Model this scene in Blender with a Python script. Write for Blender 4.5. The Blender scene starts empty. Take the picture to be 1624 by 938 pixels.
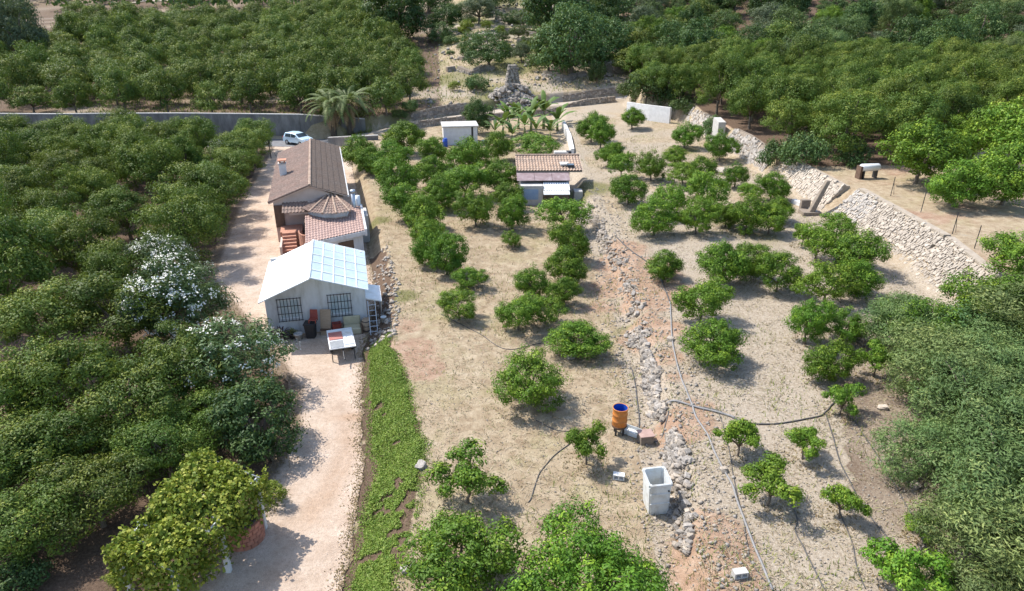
import bpy, bmesh, math, random
import numpy as np
from mathutils import Vector, Matrix
R = math.radians
scene = bpy.context.scene
col = scene.collection

# ---------------------------------------------------------------- camera, sky, sun, exposure
cam_d = bpy.data.cameras.new('camera')
cam_d.sensor_width = 36.0
cam_d.lens = 36.0 * 1083.0 / 1624.0
cam_d.clip_start = .1
cam_d.clip_end = 3000
cam = bpy.data.objects.new('camera', cam_d)
col.objects.link(cam)
cam.location = (0, 0, 18)
cam.rotation_euler = (R(90 - 24), 0, 0)
scene.camera = cam
world = bpy.data.worlds.new('World')
scene.world = world
world.use_nodes = True
wn = world.node_tree
sky = wn.nodes.new('ShaderNodeTexSky')
sky.sky_type = 'NISHITA'
sky.sun_disc = False
SUN_EL, SUN_AZ = R(54), R(-62)          # azimuth measured from +Y towards +X
sky.sun_elevation = SUN_EL
sky.sun_rotation = SUN_AZ
sky.air_density = 1.0
sky.dust_density = 1.2
wn.nodes['Background'].inputs[1].default_value = .15
wn.links.new(sky.outputs[0], wn.nodes['Background'].inputs[0])
sun_d = bpy.data.lights.new('sun', 'SUN')
sun_d.energy = 3.3
sun_d.angle = R(.55)
sun_d.color = (1, .955, .89)
sun = bpy.data.objects.new('sun', sun_d)
col.objects.link(sun)
sdir = Vector((math.sin(SUN_AZ) * math.cos(SUN_EL), math.cos(SUN_AZ) * math.cos(SUN_EL), math.sin(SUN_EL)))
sun.rotation_euler = (-sdir).to_track_quat('-Z', 'Y').to_euler()
sun.location = sdir * 60
vs = scene.view_settings
vs.view_transform = 'Standard'
vs.look = 'None'
vs.exposure = 1.0
vs.gamma = 1
vs.use_curve_mapping = False
scene.cycles.max_bounces = 6
scene.cycles.diffuse_bounces = 3
scene.cycles.transmission_bounces = 4
scene.cycles.transparent_max_bounces = 4
scene.cycles.use_denoising = True

# ---------------------------------------------------------------- terrain shape
def _hash(ix,iy,s):
    n=(ix*374761393+iy*668265263+s*982451653)&0x7fffffff
    n=((n^(n>>13))*1274126177)&0x7fffffff
    return ((n^(n>>16))&0xffff)/65535.0
def vnoise(x,y,s=0):
    x=np.asarray(x,float);y=np.asarray(y,float)
    ix=np.floor(x).astype(np.int64);iy=np.floor(y).astype(np.int64)
    fx=x-ix;fy=y-iy
    fx=fx*fx*(3-2*fx);fy=fy*fy*(3-2*fy)
    a=_hash(ix,iy,s);b=_hash(ix+1,iy,s);c=_hash(ix,iy+1,s);d=_hash(ix+1,iy+1,s)
    return (a*(1-fx)+b*fx)*(1-fy)+(c*(1-fx)+d*fx)*fy
def fbm(x,y,s=0,o=4):
    t=0;a=.5;k=1
    for i in range(o):
        t=t+a*vnoise(x*k,y*k,s+i*17);a*=.5;k*=2.03
    return t
def sm(a,b,x):
    t=np.clip((x-a)/(b-a),0,1);return t*t*(3-2*t)
def ip(tab,v):
    return np.interp(v,[p[0] for p in tab],[p[1] for p in tab])
# plan curves: x (or y) of each terrace edge along the plot, in metres
BANK_FOOT=[(10,-5.3),(16.5,-5.4),(22.2,-5.8),(27.7,-7.0),(32.7,-7.9),(40.3,-8.6),(50,-11.0),(75,-17.5),(88,-21)]
BANK_TOP=[(10,-3.9),(15.9,-3.9),(19.9,-3.7),(23.8,-3.9),(28.9,-5.3),(31.5,-6.5),(40,-7.6),(50,-10.2),(75,-16.9),(88,-20.3)]
MID_WALL=[(10,5.5),(17.6,5.9),(21.2,6.35),(25.5,6.6),(30,6.8),(41.6,7.1),(50.6,6.5),(63.6,6.3),(84,6.9),(98,6.9)]
HIGH_WALL=[(10,22.6),(34,23.4),(39,24.0),(49.6,23.8),(58,23.3),(66,23.0),(80,22.6),(90,21.8),(94.3,21.3),(96.0,17.3),(106,17.0),(114,20),(130,24)]
BATTER=[(30,2.2),(50,2.2),(56,1.7),(64,1.2),(90,1.1)]
TRACK=[(-300,89.5),(-25,89.5),(-18,92.5),(-10,98.5),(-1,103.5),(9,108),(19,112),(30,115),(300,120)]
TRACK_Z=[(-25,0),(-18,.8),(-10,1.5),(0,2.0),(20,2.8),(30,3.4)]
def ground_z(x,y,rough=True):
    x=np.asarray(x,float);y=np.asarray(y,float)
    zm=.8+.004*(y-25)
    zr=1.7+.045*np.clip(x-8,0,17)+.004*(y-25)
    z=zm*sm(ip(BANK_FOOT,y)-.1,ip(BANK_TOP,y)+.15,x)
    w=ip(MID_WALL,y)
    z=z+(zr-zm)*sm(w-.45,w+.55,x)
    yt=ip(TRACK,x);zt=ip(TRACK_Z,x)
    z=z+(zt-z)*sm(yt-2.4,yt-1.9,y)
    a=x/np.maximum(y,30)
    slope=np.interp(a,[-.3,-.12,-.02,.5],[.05,.09,.15,.16])
    step=np.interp(x,[-22,-16,0,30],[2.3,1.6,1.3,1.5])
    far=zt+step+slope*np.maximum(y-yt-2.6,0)+.10*np.maximum(y-260,0)
    far=far+1.6*(fbm(x/22,y/16,5)-.5)*sm(8,35,y-yt)*np.interp(a,[-.2,-.08],[.2,1.6])
    z=z+(far-z)*sm(yt+2.0,yt+2.6,y)
    h=ip(HIGH_WALL,y)
    z3=4.3+.015*(x-25)+.10*np.maximum(y-84,0)+.10*np.maximum(y-120,0)
    z3=z3+(far-z3)*sm(98,114,y)
    t=np.clip((x-h+.1)/(.1+ip(BATTER,y)),0,1)
    z=z*(1-t)+z3*t
    if rough:
        z=z+.10*(fbm(x/1.7,y/1.7,9,3)-.45)+.5*(fbm(x/14,y/14,3,2)-.38)*sm(96,120,y)
    return z


def gz(x, y):
    return float(ground_z(x, y))

# ---------------------------------------------------------------- materials
MATS = {}
def mat(name, build):
    m = bpy.data.materials.new(name)
    m.use_nodes = True
    nt = m.node_tree
    b = nt.nodes['Principled BSDF']
    b.inputs['Roughness'].default_value = .8
    build(nt, b)
    MATS[name] = m
    return m
def N(nt, t, **kw):
    n = nt.nodes.new(t)
    for k, v in kw.items():
        if k.startswith('i_'):
            n.inputs[k[2:]].default_value = v
        else:
            setattr(n, k, v)
    return n
def noise(nt, scale, detail=4, rough=.6, coord='Object', stretch=None):
    tc = N(nt, 'ShaderNodeTexCoord')
    n = N(nt, 'ShaderNodeTexNoise')
    n.inputs['Scale'].default_value = scale
    n.inputs['Detail'].default_value = detail
    n.inputs['Roughness'].default_value = rough
    src = tc.outputs[coord]
    if coord == 'World':
        pass
    if stretch:
        mp = N(nt, 'ShaderNodeMapping')
        mp.inputs['Scale'].default_value = stretch
        nt.links.new(src, mp.inputs[0]); src = mp.outputs[0]
    nt.links.new(src, n.inputs['Vector'])
    return n.outputs['Fac']
def ramp(nt, fac, stops):
    r = N(nt, 'ShaderNodeValToRGB')
    el = r.color_ramp.elements
    while len(el) < len(stops):
        el.new(.5)
    for e, (p, c) in zip(el, stops):
        e.position = p
        e.color = (*c, 1) if len(c) == 3 else c
    nt.links.new(fac, r.inputs[0])
    return r.outputs[0]
def mixc(nt, fac, a, b, mode='MIX'):
    m = N(nt, 'ShaderNodeMix', data_type='RGBA', blend_type=mode)
    for sock, v in ((m.inputs[0], fac), (m.inputs[6], a), (m.inputs[7], b)):
        if isinstance(v, (int, float)):
            sock.default_value = v
        elif isinstance(v, tuple):
            sock.default_value = (*v, 1)
        else:
            nt.links.new(v, sock)
    return m.outputs[2]
def mth(nt, op, a, b=None, c=None):
    m = N(nt, 'ShaderNodeMath', operation=op)
    for i, v in enumerate((a, b, c)):
        if v is None: continue
        if isinstance(v, (int, float)): m.inputs[i].default_value = v
        else: nt.links.new(v, m.inputs[i])
    return m.outputs[0]
def bump(nt, b, h, strength=.4, dist=.03):
    n = N(nt, 'ShaderNodeBump')
    n.inputs['Strength'].default_value = strength
    n.inputs['Distance'].default_value = dist
    nt.links.new(h, n.inputs['Height'])
    nt.links.new(n.outputs[0], b.inputs['Normal'])
def plain(name, c1, c2, scale=6, rough=.8, metal=0, bs=.2, bd=.01, c3=None, stretch=None, var=0):
    def f(nt, b):
        n = noise(nt, scale, 5, .65, stretch=stretch)
        st = [(.3, c1), (.7, c2)] if c3 is None else [(.28, c1), (.52, c2), (.74, c3)]
        c = ramp(nt, n, st)
        if var:
            oi = N(nt, 'ShaderNodeObjectInfo')
            h = N(nt, 'ShaderNodeHueSaturation')
            nt.links.new(mth(nt, 'MULTIPLY_ADD', oi.outputs['Random'], var, 1 - var / 2), h.inputs['Value'])
            nt.links.new(c, h.inputs['Color'])
            c = h.outputs[0]
        nt.links.new(c, b.inputs['Base Color'])
        b.inputs['Roughness'].default_value = rough
        b.inputs['Metallic'].default_value = metal
        if bs: bump(nt, b, noise(nt, scale * 5, 4), bs, bd)
    return mat(name, f)

def ground_mat(nt, b):
    at = N(nt, 'ShaderNodeVertexColor', layer_name='zone')
    sp = N(nt, 'ShaderNodeSeparateColor')
    nt.links.new(at.outputs[0], sp.inputs[0])
    big = noise(nt, .35, 5, .6)
    mid = noise(nt, 1.6, 6, .7)
    fine = noise(nt, 9, 6, .75)
    tiny = noise(nt, 34, 4, .75)
    straw = ramp(nt, mid, [(.25, (.20, .14, .085)), (.45, (.32, .245, .16)), (.6, (.405, .325, .222)), (.78, (.49, .415, .305))])
    straw = mixc(nt, mth(nt, 'MULTIPLY', ramp(nt, big, [(.52, (0, 0, 0)), (.68, (1, 1, 1))]), .45), straw, (.30, .27, .13))
    stony = ramp(nt, fine, [(.28, (.19, .145, .10)), (.45, (.335, .275, .205)), (.62, (.435, .375, .295)), (.8, (.53, .475, .40))])
    soil = ramp(nt, mid, [(.25, (.22, .13, .085)), (.5, (.35, .235, .16)), (.75, (.45, .335, .25))])
    weed = ramp(nt, fine, [(.3, (.10, .105, .04)), (.55, (.20, .185, .08)), (.75, (.32, .27, .15))])
    litter = ramp(nt, fine, [(.3, (.07, .045, .03)), (.55, (.14, .095, .065)), (.75, (.23, .165, .115))])
    edge = mth(nt, 'MULTIPLY_ADD', fine, .9, -.45)
    def msk(sock, lo=.35, hi=.65):
        v = mth(nt, 'ADD', sock, edge)
        r = N(nt, 'ShaderNodeMapRange', interpolation_type='SMOOTHSTEP')
        nt.links.new(v, r.inputs[0])
        r.inputs[1].default_value = lo; r.inputs[2].default_value = hi
        return r.outputs[0]
    c = mixc(nt, msk(sp.outputs[0]), straw, stony)
    c = mixc(nt, msk(sp.outputs[2]), c, weed)
    c = mixc(nt, msk(sp.outputs[1]), c, soil)
    c = mixc(nt, msk(at.outputs[1]), c, litter)
    c = mixc(nt, .55, c, mixc(nt, 1.0, c, ramp(nt, tiny, [(.3, (.45, .43, .42)), (.5, (.95, .95, .95)), (.7, (1.45, 1.45, 1.45))]), 'MULTIPLY'))
    nt.links.new(c, b.inputs['Base Color'])
    b.inputs['Roughness'].default_value = .95
    b.inputs['Specular IOR Level'].default_value = .15
    h = mth(nt, 'ADD', mth(nt, 'MULTIPLY', fine, .7), mth(nt, 'MULTIPLY', tiny, .45))
    bump(nt, b, h, .75, .09)
mat('ground', ground_mat)

def drive_mat(nt, b):
    at = N(nt, 'ShaderNodeVertexColor', layer_name='zone')
    sp = N(nt, 'ShaderNodeSeparateColor')
    nt.links.new(at.outputs[0], sp.inputs[0])
    mid = noise(nt, .9, 6, .65)
    fine = noise(nt, 11, 5, .7)
    tiny = noise(nt, 42, 3, .7)
    c = ramp(nt, mid, [(.3, (.42, .315, .235)), (.5, (.505, .395, .305)), (.72, (.57, .465, .375))])
    m = mth(nt, 'ADD', sp.outputs[1], mth(nt, 'MULTIPLY_ADD', fine, .5, -.25))
    c = mixc(nt, ramp(nt, m, [(.2, (0, 0, 0)), (.95, (.8, .8, .8))]), c, (.40, .27, .18))
    m2 = mth(nt, 'ADD', sp.outputs[2], mth(nt, 'MULTIPLY_ADD', fine, .8, -.4))
    c = mixc(nt, ramp(nt, m2, [(.35, (0, 0, 0)), (.7, (1, 1, 1))]), c, (.24, .18, .13))
    grit = noise(nt, 5.5, 6, .8)
    c = mixc(nt, .8, c, mixc(nt, 1.0, c, ramp(nt, grit, [(.32, (.74, .71, .68)), (.5, (1, 1, 1)), (.68, (1.14, 1.14, 1.14))]), 'MULTIPLY'))
    c = mixc(nt, .8, c, mixc(nt, 1.0, c, ramp(nt, tiny, [(.3, (.6, .58, .56)), (.5, (1, 1, 1)), (.7, (1.3, 1.3, 1.3))]), 'MULTIPLY'))
    nt.links.new(c, b.inputs['Base Color'])
    b.inputs['Roughness'].default_value = .95
    b.inputs['Specular IOR Level'].default_value = .15
    bump(nt, b, mth(nt, 'ADD', mth(nt, 'ADD', fine, grit), mth(nt, 'MULTIPLY', tiny, .6)), .7, .05)
mat('driveway', drive_mat)

def leaf(name, dark, light, tip, transl=.22, rough=.55, var=.35, hue=.02):
    def f(nt, b):
        at = N(nt, 'ShaderNodeVertexColor', layer_name='tone')
        sp = N(nt, 'ShaderNodeSeparateColor')
        nt.links.new(at.outputs[0], sp.inputs[0])
        c = mixc(nt, sp.outputs[0], dark, light)
        c = mixc(nt, sp.outputs[1], c, tip)
        oi = N(nt, 'ShaderNodeObjectInfo')
        h = N(nt, 'ShaderNodeHueSaturation')
        nt.links.new(mth(nt, 'MULTIPLY_ADD', oi.outputs['Random'], var, 1 - var / 2), h.inputs['Value'])
        r2 = mth(nt, 'FRACT', mth(nt, 'MULTIPLY', oi.outputs['Random'], 7.31))
        nt.links.new(mth(nt, 'MULTIPLY_ADD', r2, hue, .5 - hue / 2), h.inputs['Hue'])
        nt.links.new(c, h.inputs['Color'])
        nt.links.new(h.outputs[0], b.inputs['Base Color'])
        b.inputs['Roughness'].default_value = rough
        b.inputs['Specular IOR Level'].default_value = .22
        if transl:
            t = N(nt, 'ShaderNodeBsdfTranslucent')
            tc = mixc(nt, .5, h.outputs[0], (.16, .22, .02))
            nt.links.new(tc, t.inputs[0])
            mx = N(nt, 'ShaderNodeMixShader')
            mx.inputs[0].default_value = transl
            nt.links.new(b.outputs[0], mx.inputs[1])
            nt.links.new(t.outputs[0], mx.inputs[2])
            nt.links.new(mx.outputs[0], nt.nodes['Material Output'].inputs[0])
    return mat(name, f)
leaf('avocado_leaf', (.043, .088, .013), (.112, .175, .025), (.24, .275, .040), var=.45, hue=.025)
leaf('far_avocado_leaf', (.048, .092, .018), (.122, .182, .032), (.29, .31, .055), var=.4, hue=.02)
leaf('citrus_leaf', (.046, .110, .011), (.125, .235, .020), (.27, .385, .033), var=.35, hue=.02)
leaf('young_citrus_leaf', (.068, .150, .014), (.150, .265, .024), (.30, .40, .04))
leaf('dark_leaf', (.030, .070, .020), (.072, .132, .038), (.13, .19, .05))
leaf('wild_leaf', (.040, .080, .024), (.098, .155, .046), (.18, .22, .07), var=.5, hue=.04)
leaf('olive_leaf', (.072, .105, .055), (.145, .185, .105), (.23, .26, .14), var=.35)
leaf('feathery_leaf', (.074, .130, .038), (.155, .220, .072), (.29, .34, .11), var=.4, hue=.04)
leaf('oleander_leaf', (.060, .105, .036), (.120, .175, .070), (.18, .23, .09))
leaf('vine_leaf', (.095, .148, .013), (.195, .25, .028), (.37, .375, .06), hue=.0, var=.1)
leaf('ivy_leaf', (.095, .175, .020), (.185, .280, .040), (.30, .36, .08), var=0, hue=0)
leaf('banana_leaf', (.05, .105, .022), (.10, .175, .036), (.18, .24, .06))
leaf('palm_leaf', (.06, .10, .028), (.125, .175, .052), (.21, .24, .09))
leaf('dry_leaf', (.16, .105, .05), (.28, .20, .105), (.40, .31, .19), transl=.15)
leaf('straw_leaf', (.22, .155, .095), (.50, .41, .30), (.28, .27, .12), transl=.15, var=0, hue=0)
leaf('weed_leaf', (.11, .15, .03), (.22, .25, .06), (.36, .33, .12), transl=.2, var=0, hue=0)
plain('flower', (.66, .65, .56), (.74, .72, .64), 8, .6, bs=0)
plain('bark', (.10, .075, .055), (.20, .16, .12), 12, .9, bs=.5, bd=.02)
plain('stem', (.16, .18, .07), (.24, .24, .11), 5, .7, bs=.2)
plain('stone', (.20, .178, .155), (.31, .28, .245), 5, .9, c3=(.43, .395, .345), bs=.5, bd=.03, var=.5)
plain('pale_stone', (.28, .23, .18), (.385, .33, .265), 5, .9, c3=(.49, .43, .36), bs=.5, bd=.03, var=.4)
plain('hill_stone', (.17, .148, .125), (.265, .232, .195), 3, .9, c3=(.37, .33, .28), bs=.6, bd=.05, var=.5)
plain('wall_fill', (.17, .135, .105), (.28, .23, .175), 4, .95, bs=.5, bd=.04)
plain('pale_fill', (.27, .22, .165), (.40, .34, .265), 3, .95, bs=.5, bd=.04)
plain('grey_render', (.10, .096, .088), (.165, .158, .146), 1.3, .9, c3=(.26, .25, .232), bs=.4, bd=.02, stretch=(1, 1, .35))
plain('concrete', (.38, .36, .33), (.52, .50, .465), 2.5, .9, bs=.3)
plain('pale_concrete', (.55, .54, .52), (.70, .69, .67), 2.0, .9, bs=.25)
plain('asphalt', (.13, .13, .135), (.20, .20, .205), 1.5, .95, bs=.3)
plain('track', (.33, .275, .215), (.45, .385, .31), 1.2, .95, bs=.5, bd=.04)
def tile_mat(c1, c2, c3):
    def f(nt, b):
        n = noise(nt, .9, 6, .7)
        n2 = noise(nt, 6.5, 3, .6)
        c = ramp(nt, n2, [(.3, c1), (.5, c2), (.7, c3)])
        c = mixc(nt, mth(nt, 'MULTIPLY', ramp(nt, n, [(.42, (0, 0, 0)), (.66, (1, 1, 1))]), .55), c, (.15, .125, .105))
        nt.links.new(c, b.inputs['Base Color'])
        b.inputs['Roughness'].default_value = .9
        bump(nt, b, noise(nt, 30, 3), .3, .01)
    return f
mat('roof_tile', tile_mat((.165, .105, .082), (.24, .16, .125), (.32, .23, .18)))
mat('shaded_roof_tile', tile_mat((.105, .074, .056), (.15, .107, .08), (.20, .148, .112)))  # roof tile again, with the right slope's shade put into its colour
mat('orange_tile', tile_mat((.29, .19, .13), (.40, .28, .20), (.50, .38, .29)))
plain('pink_tile', (.31, .20, .165), (.43, .30, .25), 3, .85, bs=.2)
plain('cream_wall', (.48, .37, .31), (.56, .445, .38), 1.5, .9, bs=.15)
plain('white_wall', (.40, .385, .36), (.55, .55, .55), 1.6, .9, c3=(.62, .62, .62), bs=.15, stretch=(1.5, 1.5, .4))
plain('white_roof', (.60, .58, .54), (.74, .74, .72), 1.8, .6, c3=(.80, .80, .78), bs=.1)
plain('brick', (.36, .17, .11), (.52, .27, .185), 6, .9, bs=.3)
plain('plain_brick', (.33, .13, .085), (.46, .20, .13), 5, .9, bs=.3, var=.35)
plain('dark_metal', (.025, .027, .03), (.05, .052, .055), 8, .55, .3, bs=.1)
plain('galvanised', (.42, .44, .46), (.55, .57, .60), 5, .4, .75, bs=.1)
plain('white_metal', (.66, .68, .70), (.78, .79, .80), 3, .5, .1, bs=.1)
plain('rust_sheet', (.17, .115, .115), (.24, .175, .175), 2, .75, .1, c3=(.34, .28, .28), bs=.2)
plain('orange_plastic', (.34, .14, .05), (.55, .19, .035), 5, .6, c3=(.60, .25, .06), bs=.1)
plain('blue_plastic', (.012, .06, .34), (.02, .10, .48), 3, .45, bs=.05)
plain('white_plastic', (.46, .44, .38), (.62, .64, .63), 3, .5, c3=(.70, .72, .71), bs=.08)
plain('inner_plastic', (.46, .54, .56), (.56, .63, .65), 2, .5, bs=.05)
plain('black_plastic', (.016, .016, .018), (.03, .03, .033), 6, .5, bs=.1)
plain('hose', (.045, .045, .045), (.09, .085, .08), 8, .6, bs=.1)
plain('grey_hose', (.17, .165, .16), (.27, .26, .25), 6, .7, bs=.1)
plain('red_paint', (.24, .04, .03), (.34, .075, .05), 4, .6, bs=.1)
plain('red_mat', (.33, .12, .10), (.42, .17, .14), 4, .8, bs=.15)
plain('wood', (.30, .205, .13), (.46, .34, .235), 4, .8, bs=.3, stretch=(1, 8, 8))
plain('dark_wood', (.085, .05, .03), (.15, .09, .06), 4, .8, bs=.3)
plain('tarp', (.42, .37, .24), (.54, .48, .33), 3, .7, bs=.3)
plain('terracotta', (.40, .17, .10), (.52, .25, .155), 5, .85, bs=.2)
plain('car_paint', (.50, .66, .78), (.53, .69, .80), 3, .25, .1, bs=0)
plain('tyre', (.02, .02, .02), (.035, .035, .035), 10, .85, bs=.2)
plain('red_lamp', (.45, .02, .02), (.5, .03, .03), 3, .3, bs=0)
plain('blue_wall', (.20, .30, .46), (.30, .39, .50), 2, .85, bs=.15)
plain('dark_plant', (.03, .022, .026), (.07, .05, .05), 6, .6, bs=.1)
def glass_mat(nt, b):
    b.inputs['Base Color'].default_value = (.03, .045, .06, 1)
    b.inputs['Roughness'].default_value = .08
mat('glass', glass_mat)
def sheet_mat(nt, b):
    n = noise(nt, 2.2, 4)
    nt.links.new(ramp(nt, n, [(.3, (.62, .76, .79)), (.7, (.76, .85, .87))]), b.inputs['Base Color'])
    b.inputs['Roughness'].default_value = .35
    t = N(nt, 'ShaderNodeBsdfTranslucent'); t.inputs[0].default_value = (.6, .75, .78, 1)
    mx = N(nt, 'ShaderNodeMixShader'); mx.inputs[0].default_value = .25
    nt.links.new(b.outputs[0], mx.inputs[1]); nt.links.new(t.outputs[0], mx.inputs[2])
    nt.links.new(mx.outputs[0], nt.nodes['Material Output'].inputs[0])
mat('clear_sheet', sheet_mat)

# ---------------------------------------------------------------- building helpers
class MB:
    def __init__(s):
        s.v = []; s.f = []
    def add(s, vs, fs):
        o = len(s.v)
        s.v += [tuple(p) for p in vs]
        s.f += [tuple(i + o for i in f) for f in fs]
        return s
    def box(s, x0, x1, y0, y1, z0, z1, M=None):
        vs = [Vector((x, y, z)) for z in (z0, z1) for y in (y0, y1) for x in (x0, x1)]
        if M: vs = [M @ p for p in vs]
        return s.add(vs, [(0, 2, 3, 1), (4, 5, 7, 6), (0, 1, 5, 4), (2, 6, 7, 3), (0, 4, 6, 2), (1, 3, 7, 5)])
    def hexa(s, bot, top):
        return s.add(list(bot) + list(top), [(3, 2, 1, 0), (4, 5, 6, 7), (0, 1, 5, 4), (1, 2, 6, 5), (2, 3, 7, 6), (3, 0, 4, 7)])
    def tube(s, pts, rad, n=6, cap=True):
        pts = [Vector(p) for p in pts]
        if isinstance(rad, (int, float)): rad = [rad] * len(pts)
        o = len(s.v)
        for i, p in enumerate(pts):
            d = (pts[min(i + 1, len(pts) - 1)] - pts[max(i - 1, 0)])
            d = d.normalized() if d.length > 1e-9 else Vector((0, 0, 1))
            up = Vector((0, 0, 1)) if abs(d.z) < .9 else Vector((1, 0, 0))
            a = d.cross(up).normalized(); b = d.cross(a)
            for k in range(n):
                t = 2 * math.pi * k / n
                s.v.append(tuple(p + (a * math.cos(t) + b * math.sin(t)) * rad[i]))
        for i in range(len(pts) - 1):
            for k in range(n):
                k2 = (k + 1) % n
                s.f.append((o + i * n + k, o + (i + 1) * n + k, o + (i + 1) * n + k2, o + i * n + k2))
        if cap:
            s.f.append(tuple(o + k for k in range(n)))
            s.f.append(tuple(o + (len(pts) - 1) * n + k for k in reversed(range(n))))
        return s
    def lathe(s, prof, n=20, c=(0, 0, 0), M=None, end=True):
        o = len(s.v)
        for r, z in prof:
            for k in range(n):
                t = 2 * math.pi * k / n
                p = Vector((c[0] + r * math.cos(t), c[1] + r * math.sin(t), c[2] + z))
                if M: p = M @ p
                s.v.append(tuple(p))
        for i in range(len(prof) - 1):
            for k in range(n):
                k2 = (k + 1) % n
                s.f.append((o + i * n + k, o + i * n + k2, o + (i + 1) * n + k2, o + (i + 1) * n + k))
        s.f.append(tuple(o + k for k in reversed(range(n))))
        if end: s.f.append(tuple(o + (len(prof) - 1) * n + k for k in range(n)))
        return s
    def mesh(s, name, m, smooth=False):
        me = bpy.data.meshes.new(name)
        me.from_pydata(s.v, [], s.f)
        me.materials.append(MATS[m])
        if smooth:
            me.polygons.foreach_set('use_smooth', [True] * len(me.polygons))
        me.update()
        return me
    def build(s, name, m, parent=None, smooth=False, bevel=0):
        me = s.mesh(name, m, smooth)
        if bevel:
            bm = bmesh.new(); bm.from_mesh(me)
            bmesh.ops.bevel(bm, geom=bm.edges[:], offset=bevel, segments=1, affect='EDGES')
            bm.to_mesh(me); bm.free()
        return link(name, me, parent)
def link(name, me, parent=None, loc=None, rot=None, sca=None):
    o = bpy.data.objects.new(name, me)
    col.objects.link(o)
    if parent: o.parent = parent
    if loc is not None: o.location = loc
    if rot is not None: o.rotation_euler = rot
    if sca is not None: o.scale = sca
    return o
def tag(o, label, cat, group=None):
    o['label'] = label; o['category'] = cat
    if group: o['group'] = group
    return o
def thing(name, label, cat, loc=(0, 0, 0), rz=0, group=None):
    o = bpy.data.objects.new(name, None)
    o.empty_display_size = .3
    col.objects.link(o)
    o.location = loc; o.rotation_euler = (0, 0, rz)
    return tag(o, label, cat, group)
def fast_mesh(name, verts, faces, m, tone=None, zone=None):
    """verts (n,3) array, faces (m,k) array with k constant"""
    me = bpy.data.meshes.new(name)
    nv, (nf, k) = len(verts), faces.shape
    me.vertices.add(nv); me.vertices.foreach_set('co', np.ascontiguousarray(verts, np.float32).ravel())
    me.loops.add(nf * k); me.loops.foreach_set('vertex_index', np.ascontiguousarray(faces, np.int32).ravel())
    me.polygons.add(nf)
    me.polygons.foreach_set('loop_start', np.arange(0, nf * k, k, dtype=np.int32))
    me.update(calc_edges=True)
    me.validate()
    for nm, arr in (('tone', tone), ('zone', zone)):
        if arr is not None:
            a = me.color_attributes.new(nm, 'FLOAT_COLOR', 'POINT')
            a.data.foreach_set('color', np.ascontiguousarray(arr, np.float32).ravel())
    me.materials.append(MATS[m])
    return me

# ---------------------------------------------------------------- ground
DRIVE_LEFT = [(8, -10.9), (16.5, -10.7), (20.7, -10.0), (25.2, -9.7), (29, -10.6), (32.7, -13.0), (43.5, -20.8), (60, -25.0), (80, -29.0), (90, -31)]
def axis(lo, a, b, hi, st, g=1.09):
    m = list(np.arange(a, b, st)); q = [m[0]]; s = st
    while q[0] > lo:
        s *= g; q.insert(0, q[0] - s)
    r = [m[-1]]; s = st
    while r[-1] < hi:
        s *= g; r.append(r[-1] + s)
    return np.array(q[:-1] + m + r[1:])
gx = axis(-420, -30, 34, 420, .36); gy = axis(-30, 12, 116, 900, .36, 1.06)
X, Y = np.meshgrid(gx, gy)
Z = ground_z(X, Y)
def blob(pts):
    t = np.zeros_like(X)
    for (px_, py_), r, s in pts:
        d = np.hypot(X - px_, Y - py_) / r
        t = np.maximum(t, s * np.clip(1.4 - d, 0, 1))
    return t
bf, bt, mw, hw = ip(BANK_FOOT, Y), ip(BANK_TOP, Y), ip(MID_WALL, Y), ip(HIGH_WALL, Y)
yt = ip(TRACK, X)
nz1 = fbm(X / 4, Y / 4, 21); nz2 = fbm(X / 1.3, Y / 1.3, 22); nz3 = fbm(X / 9, Y / 9, 23)
right = (X > mw + .2) & (X < hw + .5) & (Y < yt - 1)
stonyz = np.where(right, .42 + .8 * (nz1 - .35) + .35 * sm(60, 20, Y), 0) + np.where((X > bt) & (X <= mw), .9 * (nz1 - .42), 0)
stonyz = np.maximum(stonyz, np.where(np.abs(X - mw) < 1.2, .75, 0))
stonyz = np.maximum(stonyz, np.where(Y > yt + 2, .45 + 1.4 * (nz1 - .42), 0))
soilz = blob([((6.52,17.02), 1.7, 1.2), ((6.68,15.48), 1.5, 1.1), ((7.13,23.72), 1.5, 1.2), ((8.14,25.14), 1.0, .9), ((7.60,29.07), 1.1, 1.0), ((7.65,27.23), .9, .9), ((6.51,16.24), 1.6, 1.1), ((7.31,22.84), .9, .8), ((7.95,40.38), 2.6, 1.2), ((8.40,36.44), 2.4, 1.2), ((7.76,44.43), 2.2, 1.0), ((5.88,39.43), 1.6, 1.0), ((5.16,36.68), 1.4, .9),
              ((7.31,32.47), 2.0, 1.0), ((-5.33,31.31), 1.8, 1.2), ((-4.43,29.34), 1.3, 1.1), ((-6.07,34.17), 1.3, .7), ((6.27,42.60), 1.2, .7), ((5.59,24.17), .8, .7), ((5.70,16.69), 1.0, .75), ((23.46,56.67), 2, .4)])
soilz = np.maximum(soilz, np.where((X > hw + 1) & (Y < 84), .38 + .7 * (nz1 - .38), 0))
soilz = soilz * (.35 + 1.1 * nz1) + .7 * (nz2 - .5) * (soilz > .02)
grn = np.where((X > bt + .3) & (Y < yt), 1.15 * (nz3 - .5) + .25 * (nz2 - .5) + .10, 0)
grn = np.maximum(grn, blob([((6.71,60.18), 3.0, .8), ((-5.01,56.98), 2.5, .75), ((4.01,32.64), 1.6, .8), ((6.51,33.40), 1.3, .7), ((-10.92,53.47), 1.5, .7), ((18.14,73.27), 2.5, .7), ((-6.69,38.44), 1.2, .8), ((16.14,49.54), 2, .6)]))
grn = np.where(Y > yt + 2, .42 + 1.2 * (nz3 - .45), grn)
lit = np.where(X < bf - .3, 1, 0) * np.where(Y < 86, 1, 0)
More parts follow.
